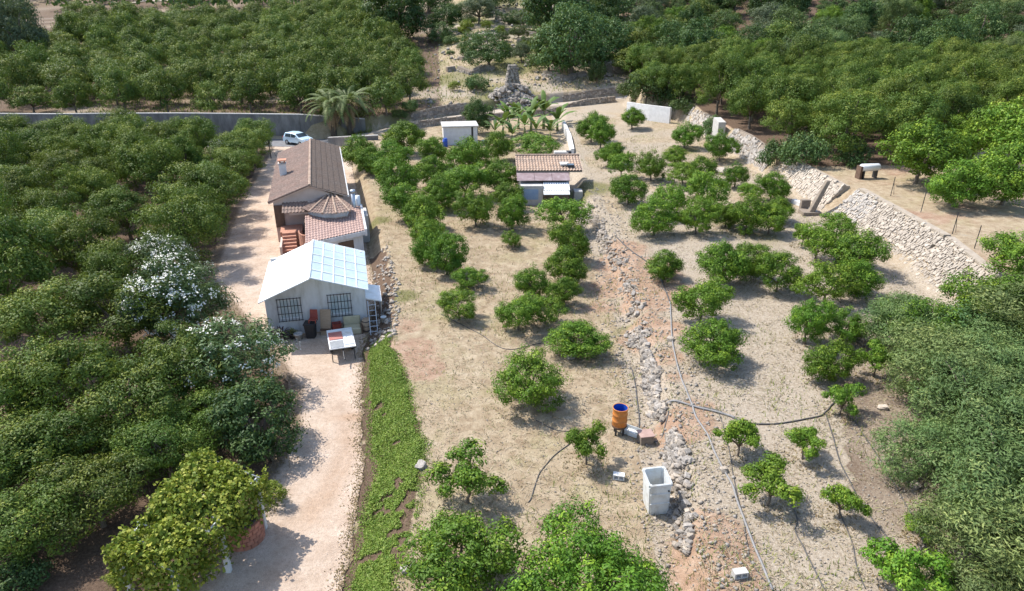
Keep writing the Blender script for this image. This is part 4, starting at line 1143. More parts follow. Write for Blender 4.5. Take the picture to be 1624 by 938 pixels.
hose([(5.21,23.51), (6.00,23.53), (6.36,23.84), (6.76,24.89)], .03, 'dark hose rising from the valve box over the rubble wall')

# ---------------------------------------------------------------- metal tank, fence posts on the upper right terrace
x_, y_ = (28.49,53.79)
mt = thing('metal_tank', 'small horizontal white metal tank on a stand above the high wall', 'tank', (x_, y_, gz(x_, y_)), R(8))
M_ = Matrix.Translation((0, 0, .85)) @ Matrix.Rotation(R(90), 4, 'Y')
MB().lathe([(.05, -.85), (.24, -.8), (.3, -.7), (.3, .7), (.24, .8), (.05, .85)], 20, M=M_).build('tank_body', 'white_metal', mt, True)
for s in (-.55, .55):
    MB().box(s - .05, s + .05, -.25, .25, 0, .62).build('stand', 'dark_metal', mt)
MB().box(-.95, -.78, -.3, .3, 0, 1.0).build('end_box', 'dark_wood', mt)
for i, p in enumerate(((27.65,48.53), (27.64,44.48), (27.13,39.99), (26.94,37.47))):
    q = thing('fence_post', ['thin iron fence post nearest the white metal tank on the wall top', 'second thin iron fence post along the top of the high wall', 'third thin iron fence post along the top of the high wall', 'thin iron fence post nearest the right shrubs on the wall top'][i], 'post', (p[0], p[1], gz(*p) - .1), 0, 'fence posts on the high wall')
    MB().tube([(0, 0, 0), (.04, .02, 1.5)], .025, 6).build('post_shaft', 'dark_metal', q)
    MB().tube([(.0, 0, .05), (.45, .35, .05), (.03, .02, 1.2)][::2] if i % 2 else [(.4, .3, .05), (.03, .02, 1.2)], .015, 5).build('post_brace', 'dark_metal', q)
x_, y_ = (41.08,60.44)
q = thing('metal_post', 'pale metal post behind the upper right citrus trees', 'post', (x_, y_, gz(x_, y_)))
MB().tube([(0, 0, 0), (0, 0, 1.6)], .06, 8).build('post_shaft', 'galvanised', q)
MB().box(-.08, .08, -.08, .08, 1.601, 1.66).build('post_cap', 'galvanised', q)
# gate post by the road
x_, y_ = (-28.39,80.10)
q = thing('gate_post', 'thin dark post at the driveway entrance by the road', 'post', (x_, y_, gz(x_, y_)))
MB().tube([(0, 0, 0), (0, 0, 2.2)], .05, 6).build('post_shaft', 'dark_metal', q)
MB().tube([(0, 0, 1.9), (1.6, -2.4, .4)], .02, 5).build('stay_wire', 'dark_metal', q)

# ---------------------------------------------------------------- car
x_, y_ = (-27.40,88.09)
car = thing('parked_car', 'pale blue hatchback parked on the road behind the house', 'car', (x_, y_, gz(x_, y_) + .055), R(-32))
def section(pts, w): return pts, w
prof = [(-1.95, .35), (-1.98, .75), (-1.80, 1.02), (-1.55, 1.45), (-.55, 1.52), (.35, 1.44), (1.05, 1.02), (1.75, .88), (1.97, .66), (1.96, .35)]
bm = bmesh.new()
ly = [(-.84, .98, 0), (-.80, 1, .0), (.80, 1, .0), (.84, .98, 0)]
rings_ = []
for yy in (-.85, -.78, .78, .85):
    k = 1 if abs(yy) < .8 else .96
    ringv = []
    for (a, b) in prof:
        ty = yy * (1 - .20 * max(0, (b - .95) / .55))
        ringv.append(bm.verts.new((a * k, ty, .35 + (b - .35) * (1 if k == 1 else .965))))
    rings_.append(ringv)
for r0, r1 in zip(rings_[:-1], rings_[1:]):
    for i in range(len(prof)):
        bm.faces.new((r0[i], r0[(i + 1) % len(prof)], r1[(i + 1) % len(prof)], r1[i]))
bm.faces.new(rings_[0][::-1]); bm.faces.new(rings_[-1])
bmesh.ops.recalc_face_normals(bm, faces=bm.faces[:])
me = bpy.data.meshes.new('body'); bm.to_mesh(me); bm.free(); me.materials.append(MATS['car_paint'])
link('body', me, car)
for s in (-1, 1):
    yo = s * .862; yi = s * .772
    MB().add([(-1.45, yo - s * .0, 1.0), (.85, yo, 1.0), (.25, yi, 1.40), (-1.35, yi, 1.40)], [(0, 1, 2, 3) if s < 0 else (3, 2, 1, 0)]).build('side_window', 'glass', car)
    MB().box(-.35, -.28, min(yo, yi + s * .1), max(yo, yi + s * .1) + .0, .98, 1.38).build('door_pillar', 'car_paint', car)
    for xx in (-1.2, 1.22):
        wh = MB().tube([(xx, s * .66, .31), (xx, s * .875, .31)], .31, 20).build('wheel', 'tyre', car)
        MB().tube([(xx, s * .80, .31), (xx, s * .885, .31)], .19, 14).build('rim', 'galvanised', wh)
    MB().box(1.80, 1.96, s * .62 - .14, s * .62 + .14, .66, .80).build('headlight', 'white_plastic', car)
    MB().box(-1.99, -1.86, s * .68 - .1, s * .68 + .1, .72, .98).build('tail_light', 'red_lamp', car)
    MB().box(.55, .72, s * .86 - .02, s * .98, 1.0, 1.12).build('mirror', 'car_paint', car) if s > 0 else MB().box(.55, .72, -.98, -.84, 1.0, 1.12).build('mirror', 'car_paint', car)
MB().add([(.98, -.72, 1.08), (.98, .72, 1.08), (.40, .66, 1.44), (.40, -.66, 1.44)], [(0, 1, 2, 3)]).build('windshield', 'glass', car)
MB().add([(-1.77, -.66, 1.10), (-1.60, -.60, 1.42), (-1.60, .60, 1.42), (-1.77, .66, 1.10)], [(0, 1, 2, 3)]).build('rear_window', 'glass', car)
MB().box(1.90, 2.0, -.75, .75, .36, .52).build('bumper', 'car_paint', car, bevel=.02)

# ---------------------------------------------------------------- foliage
def unit(a):
    return a / np.maximum(np.linalg.norm(a, axis=-1, keepdims=True), 1e-9)
def leaves_mesh(name, pos, nrm, axis_, L, Wd, tone, tip, m):
    """one folded rhombus per leaf"""
    n = len(pos)
    axis_ = unit(axis_)
    side = unit(np.cross(axis_, nrm))
    nn = np.cross(side, axis_)
    L = L[:, None]; Wd = Wd[:, None]
    b = pos - axis_ * L * .5
    t = pos + axis_ * L * .5 - nn * L * .10
    s1 = pos + side * Wd * .5 + nn * Wd * .14
    s2 = pos - side * Wd * .5 + nn * Wd * .14
    v = np.stack([b, s1, t, s2], 1).reshape(-1, 3)
    f = np.arange(n * 4).reshape(n, 4)
    c = np.stack([tone, tip, tone * 0, tone * 0 + 1], -1)
    return fast_mesh(name, v, f, m, tone=np.repeat(c, 4, 0))
def crown_mesh(name, seed, lobes, nclump, per, cr, L, Wd, m, up=.35, droop=.25, shell=.72, tipf=.35, low=-.55, rnd=.32):
    """lobes: (cx,cy,cz,rx,ry,rz); leaf clumps sit in the outer shell of the lobes"""
    rg = np.random.default_rng(seed)
    lob = np.array(lobes, float)
    wgt = (lob[:, 3] * lob[:, 4] + lob[:, 3] * lob[:, 5]) ; wgt = wgt / wgt.sum()
    li = rg.choice(len(lob), nclump * 3, p=wgt)
    d = unit(rg.normal(size=(nclump * 3, 3)))
    ok = d[:, 2] > low + .25 * rg.random(len(d))
    li, d = li[ok][:nclump], d[ok][:nclump]
    rad = shell + (1.02 - shell) * rg.random(len(li)) ** .7 + .12 * rg.normal(size=len(li)) * .6
    cc = lob[li, :3] + d * lob[li, 3:6] * rad[:, None]
    # drop clumps buried deep in another lobe
    inside = np.zeros(len(cc), bool)
    for q in lob:
        inside |= (((cc - q[:3]) / q[3:6]) ** 2).sum(1) < .36
    cc, d = cc[~inside], d[~inside]
    k = len(cc)
    csz = cr * (.65 + .75 * rg.random(k))
    ctone = rg.random(k); ctip = (rg.random(k) < tipf) * rg.random(k)
    ci = np.repeat(np.arange(k), per)
    o = unit(rg.normal(size=(k * per, 3))) * (rg.random(k * per) ** .3)[:, None]
    o[:, 2] *= .75
    pos = cc[ci] + o * csz[ci][:, None]
    outw = unit(d[ci] * .35 + o * 1.0 + np.array([0, 0, up * .8]))
    nrm = unit(outw + rg.normal(size=outw.shape) * rnd)
    ax = rg.normal(size=outw.shape) + o * .9 + np.array([0, 0, -droop])
    ax = ax - nrm * (ax * nrm).sum(1, keepdims=True)
    tone = np.clip(.5 * ctone[ci] + .5 * rg.random(k * per), 0, 1)
    tip = np.clip(ctip[ci] * (.25 + .75 * np.clip(o[:, 2] * 1.2 + .3, 0, 1)), 0, 1) * (rg.random(k * per) < .75)
    ls = L * (.65 + .7 * rg.random(k * per)); ws = Wd * (.7 + .6 * rg.random(k * per))
    pos[:, 2] = np.maximum(pos[:, 2], .05)
    return leaves_mesh(name, pos, nrm, ax, ls, ws, tone, tip, m), cc
def trunk_mesh(seed, h0, r0, targets, m='bark', nl=8, nseg=4):
    rs = random.Random(seed)
    b = MB()
    top = Vector((rs.uniform(-.08, .08), rs.uniform(-.08, .08), h0))
    b.tube([(0, 0, -.25), (0, 0, .02), (top.x * .4 + .02, top.y * .4, h0 * .5), top], [r0 * 1.35, r0 * 1.15, r0 * .9, r0 * .85], 8)
    for t in targets[:nl]:
        t = Vector(t)
        pts = []; rr = []
        for k in range(nseg + 1):
            u = k / nseg
            p = top.lerp(t, u); p.z += .18 * math.sin(u * math.pi) * (t - top).length * .6
            if 0 < k < nseg: p += Vector((rs.uniform(-.06, .06), rs.uniform(-.06, .06), 0)) * (t - top).length * .5
            pts.append(p); rr.append(r0 * (.62 * (1 - u) + .12))
        b.tube(pts, rr, 6)
    return b.mesh('trunk', m, True)
SPEC = {}
def species(key, k, fn):
    SPEC[key] = [fn(i) for i in range(k)]
def lobes_round(rs, n, D, Hh, base, spread=.5, size=(.42, .62), flat=.8, core=.72):
    """several overlapping lobes filling a crown of diameter D from base to Hh"""
    R_ = D / 2; out = [(0, 0, base + (Hh - base) * .5, R_ * core, R_ * core, (Hh - base) * .5 * min(1, core + .28))]
    for i in range(n):
        a = i / n * 6.283 + rs.uniform(-.4, .4); q = spread * R_ * rs.uniform(.75, 1.15)
        s = R_ * rs.uniform(*size)
        z = base + (Hh - base) * rs.uniform(.2, .76)
        out.append((math.cos(a) * q, math.sin(a) * q, z, s, s, min(s * flat, (Hh - base) * .5)))
    return out
def mk(D, Hh, base, nl, ncl, per, cr, L, Wd, m, tr, th, seed0, **kw):
    spread = kw.pop('spread', .55); size = kw.pop('size', (.38, .55)); flat = kw.pop('flat', .85); bark = kw.pop('bark', 'bark'); core = kw.pop('core', .72)
    def f(i):
        rs = random.Random(seed0 + i * 13)
        lb = lobes_round(rs, max(3, nl + (i % 4) - 2), D, Hh, base, spread, size, flat, core)
        me, cc = crown_mesh('crown', seed0 + i, lb, ncl, per, cr, L, Wd, m, **kw)
        tg = [c for c in cc[:: max(1, len(cc) // 9)]]
        return me, trunk_mesh(seed0 + i, th, tr, tg, bark), D
    return f
species('avocado', 7, mk(5.6, 5.6, .6, 8, 150, 130, .66, .17, .078, 'avocado_leaf', .16, 1.4, 100, core=.62, droop=.5, tipf=.6, spread=.64, size=(.28, .50), flat=1.15, shell=.82))
species('far_avocado', 4, mk(5.8, 5.2, .5, 8, 150, 60, .72, .26, .12, 'far_avocado_leaf', .16, 1.3, 150, droop=.4, tipf=.6, spread=.64, size=(.32, .5), flat=1.0, shell=.8))
species('citrus', 9, mk(3.2, 3.0, .22, 9, 260, 64, .33, .12, .058, 'citrus_leaf', .085, .65, 200, core=.66, droop=.2, tipf=.45, spread=.68, size=(.28, .50), flat=1.0, low=-.95))
species('young_citrus', 5, mk(1.9, 1.9, .35, 6, 90, 62, .21, .105, .05, 'young_citrus_leaf', .05, .45, 300, core=.42, droop=.1, tipf=.5, spread=.78, size=(.24, .40), flat=1.0, low=-.6))
species('lemon', 2, mk(3.2, 3.1, .4, 8, 290, 36, .31, .14, .07, 'young_citrus_leaf', .085, .7, 350, droop=.2, tipf=.6, spread=.64, flat=1.0, low=-.7))
species('dark_tree', 3, mk(4.2, 4.4, .3, 8, 360, 40, .42, .18, .09, 'dark_leaf', .13, .9, 400, droop=.5, tipf=.45, spread=.6, low=-.85))
species('walnut', 2, mk(5.2, 5.2, .4, 9, 400, 80, .44, .16, .07, 'citrus_leaf', .15, 1.0, 450, core=.6, droop=.6, tipf=.4, spread=.66, flat=1.0, low=-.8))
species('wild', 5, mk(5.0, 4.2, .2, 7, 320, 30, .46, .19, .10, 'wild_leaf', .14, .8, 500, droop=.2, tipf=.4, spread=.62, low=-.85))
species('olive', 3, mk(4.6, 4.4, .6, 8, 420, 40, .42, .17, .065, 'olive_leaf', .16, 1.0, 550, droop=.2, tipf=.4, spread=.62, low=-.7))
species('feathery', 4, mk(4.8, 4.4, .1, 11, 330, 84, .52, .17, .045, 'feathery_leaf', .12, .8, 600, up=.25, droop=.3, tipf=.55, spread=.72, size=(.26, .44), flat=1.0, low=-.9))
species('oleander', 3, mk(3.6, 3.3, .15, 8, 330, 40, .34, .18, .045, 'oleander_leaf', .07, .5, 650, droop=-.3, tipf=.35, spread=.6, low=-.85))
species('low_bush', 3, mk(2.4, 1.3, .05, 5, 110, 34, .30, .13, .07, 'wild_leaf', .04, .25, 700, tipf=.4, spread=.65, low=-.7))
species('gold_bush', 2, mk(2.4, 2.0, .05, 5, 120, 34, .30, .13, .06, 'vine_leaf', .05, .3, 720, tipf=.5, spread=.6, low=-.8))
RS = random.Random(77)
UNDER = []
def plant(key, name, pos, diam, label, cat='tree', group=None, hk=1.0, var=None, z=None):
    me, tm, D = SPEC[key][RS.randrange(len(SPEC[key])) if var is None else var % len(SPEC[key])]
    t = thing(name, label, cat, (pos[0], pos[1], (gz(pos[0], pos[1]) if z is None else z)), RS.uniform(0, 6.283), group)
    s = diam / D
    t.scale = (s * RS.uniform(.88, 1.12), s * RS.uniform(.88, 1.12), s * hk * RS.uniform(.88, 1.12))
    link('trunk', tm, t); link('crown', me, t)
    UNDER.append((pos[0], pos[1], diam))
    return t
ORD = ['', 'first', 'second', 'third', 'fourth', 'fifth', 'sixth', 'seventh', 'eighth', 'ninth', 'tenth', 'eleventh', 'twelfth', 'thirteenth', 'fourteenth', 'fifteenth', 'sixteenth', 'seventeenth', 'eighteenth', 'nineteenth', 'twentieth']
ORD += ['twenty-' + o for o in ORD[1:10]]
def inframe(x, y, z=3, m=60):
    c_, s_ = math.cos(R(24)), math.sin(R(24))
    d = y * c_ - (z - 18) * s_; up = y * s_ + (z - 18) * c_
    u, v = 812 + 1083 * x / d, 469 - 1083 * up / d
    return -m * 1.6 < u < 1624 + m * 1.6 and -m < v < 938 + m * 2.2
# left orchard: rows run across, second index counts away from the driveway
ca, sa = math.cos(R(15)), math.sin(R(15))
rows = {}
EDGE = []
OLE = [(-21.85,39.59,4.82), (-18.78,34.23,5.35), (-13.84,28.43,4.92)]
DK = (-10.74,24.05,3.79)
for k, it in enumerate(((-16.82,18.14,3.31), (-15.05,19.56,3.49), (-19.23,20.76,3.88), (-17.83,22.07,4.06), (-13.64,22.07,3.55), (-15.94,24.14,4.34), (-13.21,24.80,3.60), (-21.66,24.80,4.43), (-19.11,25.70,4.55), (-15.13,27.00,4.43), (-20.74,32.47,5.12))):
    EDGE.append(it[:2])
    plant('avocado', 'avocado_tree', it[:2], it[2] * 1.05, ['avocado tree at the bare litter patch behind the pergola', 'avocado tree directly behind the grape pergola', 'avocado tree at the left frame edge behind the litter patch', 'avocado tree behind the one by the litter patch', 'avocado tree between the pergola and the dark glossy tree',
          'avocado tree second behind the grape pergola', 'avocado tree hidden behind the dark glossy tree', 'avocado tree third up the left frame edge', 'avocado tree in the middle of the front orchard corner', 'avocado tree below the front oleander', 'avocado tree behind the gap between the oleanders'][k], group='avocado trees of the left orchard', hk=RS.uniform(.68, .85))
yy = 83.0
while yy > 38.5:
    p_ = (float(ip(DRIVE_LEFT, yy)) - 1.5 + RS.uniform(-.4, .2), yy)
    if all(math.hypot(p_[0] - q[0], p_[1] - q[1]) > 3.0 for q in OLE + [DK]): EDGE.append(p_)
    yy -= RS.uniform(3.9, 4.6)
for k, (x, y) in enumerate(EDGE[11:]):
    plant('avocado', 'avocado_tree', (x, y), RS.uniform(4.6, 5.4), f'avocado tree, {ORD[k + 1]} from the road along the driveway edge', group='avocado trees of the left orchard', hk=RS.uniform(.8, .95))
for j in range(-6, 40):
    for i in range(-30, 12):
        u, v = i * 5.3 + (j % 2) * 2.2 + RS.uniform(-.7, .7), 17.5 + j * 5.0 + RS.uniform(-.7, .7)
        x, y = u * ca - v * sa, u * sa + v * ca
        if not (15.8 < y < 84): continue
        dl = float(ip(DRIVE_LEFT, y))
        if x > dl - 3.2: continue
        if y < 24.6 and x > -13.4: continue
        if y < 19.5 and x > -16.8: continue
        if any(math.hypot(x - p[0], y - p[1]) < 3.7 for p in EDGE): continue
        if any(math.hypot(x - p[0], y - p[1]) < 3.0 for p in OLE + [DK]): continue
        if not inframe(x, y, 4): continue
        rows.setdefault(j, []).append((x, y))
for r, j in enumerate(sorted(rows)):
    for k, (x, y) in enumerate(sorted(rows[j], key=lambda p: -p[0])):
        plant('avocado', 'avocado_tree', (x, y), RS.uniform(4.4, 5.7), f'avocado tree, {ORD[k + 1]} from the driveway in the {ORD[r + 1]} left orchard row from the front', group='avocado trees of the left orchard', hk=RS.uniform(.82, 1.12))
# orchard beyond the road wall
rows = {}
for j in range(0, 26):
    yy = 96.4 + j * (6.4 + j * .14)
    if yy > 235: break
    for i in range(-46, 10):
        x = i * (6.0 + j * .10) + (j % 2) * 2.9 + RS.uniform(-.9, .9); y = yy + RS.uniform(-.8, .8)
        a = x / y
        if not (-.80 < a): continue
        c_ = (x, y)
        lim = np.interp(y, [95, 118, 124, 145, 235], [-15, -12, -16, -22, -52])
        if x > lim: continue
        if y > 165 and a < -.62: continue
        if not inframe(x, y, 6, 20): continue
        rows.setdefault(j, []).append((x, y))
n_far = 0
for r, j in enumerate(sorted(rows)):
    for k, (x, y) in enumerate(sorted(rows[j], key=lambda p: -p[0])):
        if n_far >= 175: break
        n_far += 1
        plant('far_avocado', 'avocado_tree', (x, y), RS.uniform(4.6, 6.2) * (1 + .0024 * (y - 96)), f'avocado tree, {ORD[k + 1]} from the right in the {ORD[r + 1]} row beyond the road wall', group='avocado trees beyond the road', hk=RS.uniform(.9, 1.25))
# right avocado grove above the high wall
rows = {}
for j in range(0, 11):
    for i in range(-2, 11):
        x = 24.8 + i * 4.9 + (j % 2) * 2.2 - (.5 * j) + RS.uniform(-.5, .5); y = 60.5 + j * 4.9 + RS.uniform(-.5, .5) - i * .15
        if y > 114 or y < 58: continue
        if x < float(ip(HIGH_WALL, y)) + 1.5 or (x < 27.5 and y < 62): continue
        if x > 38 and y < 62.5: continue
        if not inframe(x, y, 8, 30): continue
        rows.setdefault(j, []).append((x, y))
for r, j in enumerate(sorted(rows)):
    for k, (x, y) in enumerate(sorted(rows[j])):
        plant('avocado', 'avocado_tree', (x, y), RS.uniform(4.6, 5.7), f'avocado tree, {ORD[k + 1]} from the left in the {ORD[r + 1]} row of the right-hand grove', group='avocado trees of the right grove', hk=RS.uniform(.9, 1.2))
for it, lb in (((19.11,95.55,5.14), 'avocado tree on the bluff above the concrete wall'), ((22.11,92.26,4.99), 'avocado tree at the corner of the right grove by the buttress'), ((21.61,117.18,6.23), 'avocado tree behind the concrete wall beside the terrace wall')):
    plant('avocado', 'avocado_tree', it[:2], it[2] * 1.1, lb, group='avocado trees of the right grove', hk=.95)

# citrus trees of the middle terrace, by column, each from the front backwards
def column(desc, group, items, key='citrus', name='citrus_tree', cat='tree', hk=1.0):
    for k, it in enumerate(items):
        plant(RS.choice([key] * 5 + ['lemon']), name, it[:2], it[2] * (1.06 if group == MG else (.98 if it[1] < 48 else .86)), f'citrus tree, {ORD[k + 1]} from the front in the {desc}', cat, group, hk * RS.uniform(.86, 1.08))
MG = 'citrus trees of the middle terrace'
column('column nearest the long house', MG, [(-5.63,43.71,2.17), (-6.21,47.33,2.32), (-6.82,50.94,3.16), (-8.66,53.47,3.19), (-10.11,58.95,3.82), (-12.25,68.82,3.48), (-14.31,68.82,2.96), (-16.38,72.55,3.79), (-12.07,77.59,4.31)])
column('column midway between house and tiled shed', MG, [(-3.03,35.15,2.02), (-2.75,39.64,1.83), (-4.31,41.95,2.51), (-2.86,51.83,2.81), (-6.02,56.65,2.82), (-4.20,59.72,3.41), (-7.59,63.77,3.37), (-4.35,69.37,4.02), (-8.34,72.11,3.36)])
column('column below the tiled shed', MG, [(0.35,33.84,2.17), (1.92,34.61,1.92), (3.13,37.01,1.81), (1.34,37.89,2.15), (3.43,40.20,2.42), (3.91,44.47,2.64), (0.00,47.10,1.38), (0.00,51.27,2.48)])
column('short column left of the tiled shed', MG, [(-0.38,56.65,2.49), (-1.11,61.58,3.50)])
plant('citrus', 'citrus_tree', (3.38,31.19,2.75)[:2], (3.38,31.19,2.75)[2], 'citrus tree at the edge of the orange slope, frontmost below the shed column', group=MG, hk=.8)
p = (3.98,50.62,3.73); plant('lemon', 'lemon_tree', p[:2], p[2], 'yellow-green tree directly in front of the tiled shed', group=MG, hk=.8)
p = (0.84,26.48,3.22); plant('citrus', 'citrus_tree', p[:2], p[2] * 1.05, 'dense round citrus tree standing alone in the open dry grass', hk=.78, var=2)
p = (2.96,22.10,1.76); plant('young_citrus', 'citrus_tree', p[:2], p[2], 'small citrus tree with a bare trunk beside the orange barrel', hk=1.0, var=1)
p = (-1.63,19.91,2.23); plant('young_citrus', 'citrus_tree', p[:2], p[2], 'small open citrus tree in front of the green bank', hk=.95, var=3)
p = (-1.68,15.95,3.15); plant('citrus', 'fruit_tree', p[:2], p[2], 'loose bushy tree at the bottom edge beside the green bank', hk=.80, var=3)
p = (2.21,14.53,3.93); plant('walnut', 'fruit_tree', p[:2], p[2] * 1.02, 'largest dark green tree at the bottom edge in front of the white tank', hk=.92)
p = (-4.53,90.10,3.62); plant('dark_tree', 'dark_tree', p[:2], p[2] * 1.05, 'tall dark tree right behind the white block shed', hk=1.15)
p = (-1.52,74.42,3.46); plant('citrus', 'citrus_tree', p[:2], p[2], 'citrus tree below the banana plants', group=MG)
p = (2.76,76.28,5.38); plant('lemon', 'hedge_bush', p[:2], p[2], 'wide yellow-green bush behind the tiled shed', 'bush', hk=.55)

RG = 'citrus trees of the right terrace'
column('column beside the orange earth slope', RG, [(9.57,28.45,2.95), (10.07,32.84,2.57), (9.31,38.76,2.17), (10.22,46.89,3.01), (9.60,54.67,3.44), (10.27,63.23,2.73), (9.79,67.73,2.91), (10.21,68.50,2.55), (9.85,76.28,3.66), (9.18,79.88,3.82)])
column('second column of the right terrace', RG, [(12.29,37.40,3.01), (13.22,46.74,2.82), (12.19,50.89,3.23), (12.80,61.86,3.37), (15.31,59.93,2.94), (16.20,67.41,2.89), (18.75,74.48,3.71)])
column('third column of the right terrace', RG, [(14.21,38.43,2.30), (16.74,46.59,2.71), (15.73,48.11,2.51), (15.18,51.93,3.48), (17.17,60.85,3.21), (20.81,68.06,3.54)])
column('fourth column of the right terrace', RG, [(15.32,36.25,2.56), (18.18,46.07,2.51), (19.62,48.51,2.53), (21.16,54.24,2.89), (19.48,54.43,2.07), (19.40,58.37,2.54)])
column('column nearest the high stone wall', RG, [(14.29,26.45,2.21), (16.50,30.24,2.27), (14.52,29.99,2.19), (19.34,35.13,2.63), (17.28,34.32,2.65), (21.00,38.77,3.09), (19.37,40.82,2.26), (21.98,43.83,2.31)])
plant('young_citrus', 'citrus_tree', (19.58,43.58,1.45)[:2], (19.58,43.58,1.45)[2], 'spindly little citrus tree at the foot of the high wall', group=RG, hk=1.1)
plant('young_citrus', 'citrus_tree', (16.35,26.73,1.43)[:2], (16.35,26.73,1.43)[2], 'small citrus tree half hidden by the right shrubs', group=RG, hk=1.2)
plant('citrus', 'shrub', (14.95,86.25,3.30)[:2], (14.95,86.25,3.30)[2], 'shrub growing against the whitish concrete wall', 'bush', hk=.8)
YG = 'young citrus trees of the near right terrace'
for it, lb, v, hk in (((8.66,21.43,1.50), 'slanting young citrus tree just below the thick black hose', 0, 1.15), ((8.86,18.68,1.84), 'biggest dense young citrus bush on the near right terrace', 1, .95),
                      ((11.00,21.13,1.34), 'thin open young citrus tree behind the biggest young bush', 2, 1.0), ((13.64,23.94,1.36), 'bright young citrus tree at the end of the thick black hose', 3, 1.0),
                      ((11.00,17.96,1.32), 'young citrus tree midway between the biggest bush and the right shrubs', 4, .95), ((11.23,14.66,1.92), 'young citrus tree cut by the bottom edge at right', 2, 1.0),
                      ((13.14,16.99,0.98), 'tiny round citrus bush at the foot of the feathery shrubs', 1, .9)):
    plant('young_citrus', 'citrus_tree', it[:2], it[2] * 1.05, lb, group=YG, hk=hk, var=v)
# citrus trees on the upper right terrace
UG = 'citrus trees of the upper right terrace'
for it, lb, kk in (((31.26,51.84,5.86), 'broad umbrella-shaped citrus tree on the upper terrace behind the metal tank', 'citrus'), ((30.44,45.49,3.65), 'small dark citrus tree on the bare orange soil of the upper terrace', 'citrus'),
                   ((34.04,45.94,4.82), 'citrus tree at the right edge of the upper terrace', 'citrus'), ((39.07,52.77,5.45), 'yellow-green citrus tree furthest right behind the upper terrace trees', 'lemon'), ((39.12,57.69,4.84), 'citrus tree behind the small dark one on the upper terrace', 'citrus')):
    plant(kk, 'citrus_tree', it[:2], it[2] * 1.05, lb, group=UG, hk=.95)
# oleanders with white flowers
for k, (it, lb) in enumerate(zip(OLE, ('rearmost white-flowering oleander at the orchard edge', 'middle white-flowering oleander between the other two', 'front white-flowering oleander hanging over the driveway'))):
    t = plant('oleander', 'oleander', it[:2], it[2] * .98, lb, 'shrub', 'white oleanders', 1.02, k)
    rg = np.random.default_rng(900 + k)
    cm = SPEC['oleander'][k][0]
    co = np.empty(len(cm.vertices) * 3, np.float32); cm.vertices.foreach_get('co', co); co = co.reshape(-1, 3)
    outer = np.linalg.norm((co - [0, 0, 1.4]) / [1.8, 1.8, 1.8], axis=1)
    pick = co[(outer > .86) & (co[:, 2] > .9)]
    c_ = pick[rg.integers(0, len(pick), 330 if k < 2 else 170)]
    cen = np.repeat(c_, 7, 0) + rg.normal(size=(len(c_) * 7, 3)) * .055
    cen = cen + unit(cen - np.array([0, 0, 1.2])) * .03
    nr_ = unit(cen - np.array([0, 0, 1.0]) + rg.normal(size=cen.shape) * .5)
    fl_ = leaves_mesh('flowers', cen, nr_, np.cross(nr_, rg.normal(size=cen.shape)), rg.uniform(.04, .075, len(cen)), rg.uniform(.04, .075, len(cen)), cen[:, 0] * 0, cen[:, 0] * 0, 'flower')
    link('flowers', fl_, t)
plant('dark_tree', 'dark_tree', DK[:2], DK[2], 'dark glossy tree overhanging the driveway behind the grape pergola', hk=.80)
# wild shrubs at the right edge
sh_list = [((18.41,28.84,3.94), 'feathery'), ((19.26,28.76,3.62), 'walnut'), ((20.50,27.78,3.81), 'wild'), ((23.33,29.12,4.55), 'walnut'), ((17.76,24.46,4.52), 'feathery'), ((21.00,26.28,4.77), 'feathery'), ((17.34,21.14,4.76), 'feathery'),
           ((19.89,22.53,4.74), 'feathery'), ((14.95,19.78,3.18), 'feathery'), ((15.96,17.50,4.98), 'feathery'), ((13.74,15.03,3.56), 'feathery'), ((14.99,14.29,4.70), 'feathery'), ((17.74,18.31,4.71), 'feathery'), ((26.03,32.32,3.89), 'citrus'), ((23.97,31.30,2.88), 'wild'), ((23.91,27.17,5.70), 'feathery')]
pos_words = ['feathery shrub touching the citrus column by the high wall', 'dark shrub at the foot of the high wall end', 'dark green shrub below the lower end of the high wall', 'dark green shrub at the right edge below the upper terrace', 'grey-green feathery shrub behind the small half-hidden citrus', 'feathery shrub midway up the right edge thicket',
             'large feathery shrub in the middle of the right thicket', 'feathery shrub at the right edge above the thicket middle', 'low feathery shrub leaning over the two pale rocks', 'big feathery shrub in the lower right thicket', 'feathery shrub above the tiny round citrus bush corner', 'feathery shrub filling the bottom right corner',
             'feathery shrub at the right edge of the lower thicket', 'bright green tree at the right edge below the upper terrace', 'shrub covering the low end of the high wall', 'feathery shrub at the far right edge of the thicket']
for (it, kk), lb in zip(sh_list, pos_words):
    plant(kk, 'wild_shrub', it[:2], it[2] * 1.0, lb, 'shrub', 'wild shrubs of the right thicket', .70 if kk == 'feathery' else .75)
# scrub growing over the tops of the high walls
for it, lb in (((24.01,61.36,2.86), 'scrub hanging over the gap in the high wall left of the flume'), ((25.27,58.59,3.27), 'green scrub creeping along the top of the high wall'), ((29.21,58.29,2.50), 'brownish scrub beside the white metal tank'), ((22.23,90.15,2.93), 'scrub on the wall top near the concrete wall'), ((22.85,79.03,2.46), 'scrub tuft beside the white buttress'), ((21.28,94.51,3.40), 'scrub growing on the bluff behind the concrete wall'), ((17.48,101.52,3.64), 'scrub at the left end of the concrete wall'), ((18.26,95.92,4.81), 'scrub covering the corner bluff above the concrete wall')):
    plant('low_bush', 'scrub_bush', it[:2], it[2] * 1.2, lb, 'bush', 'scrub on the wall tops', 1.2)
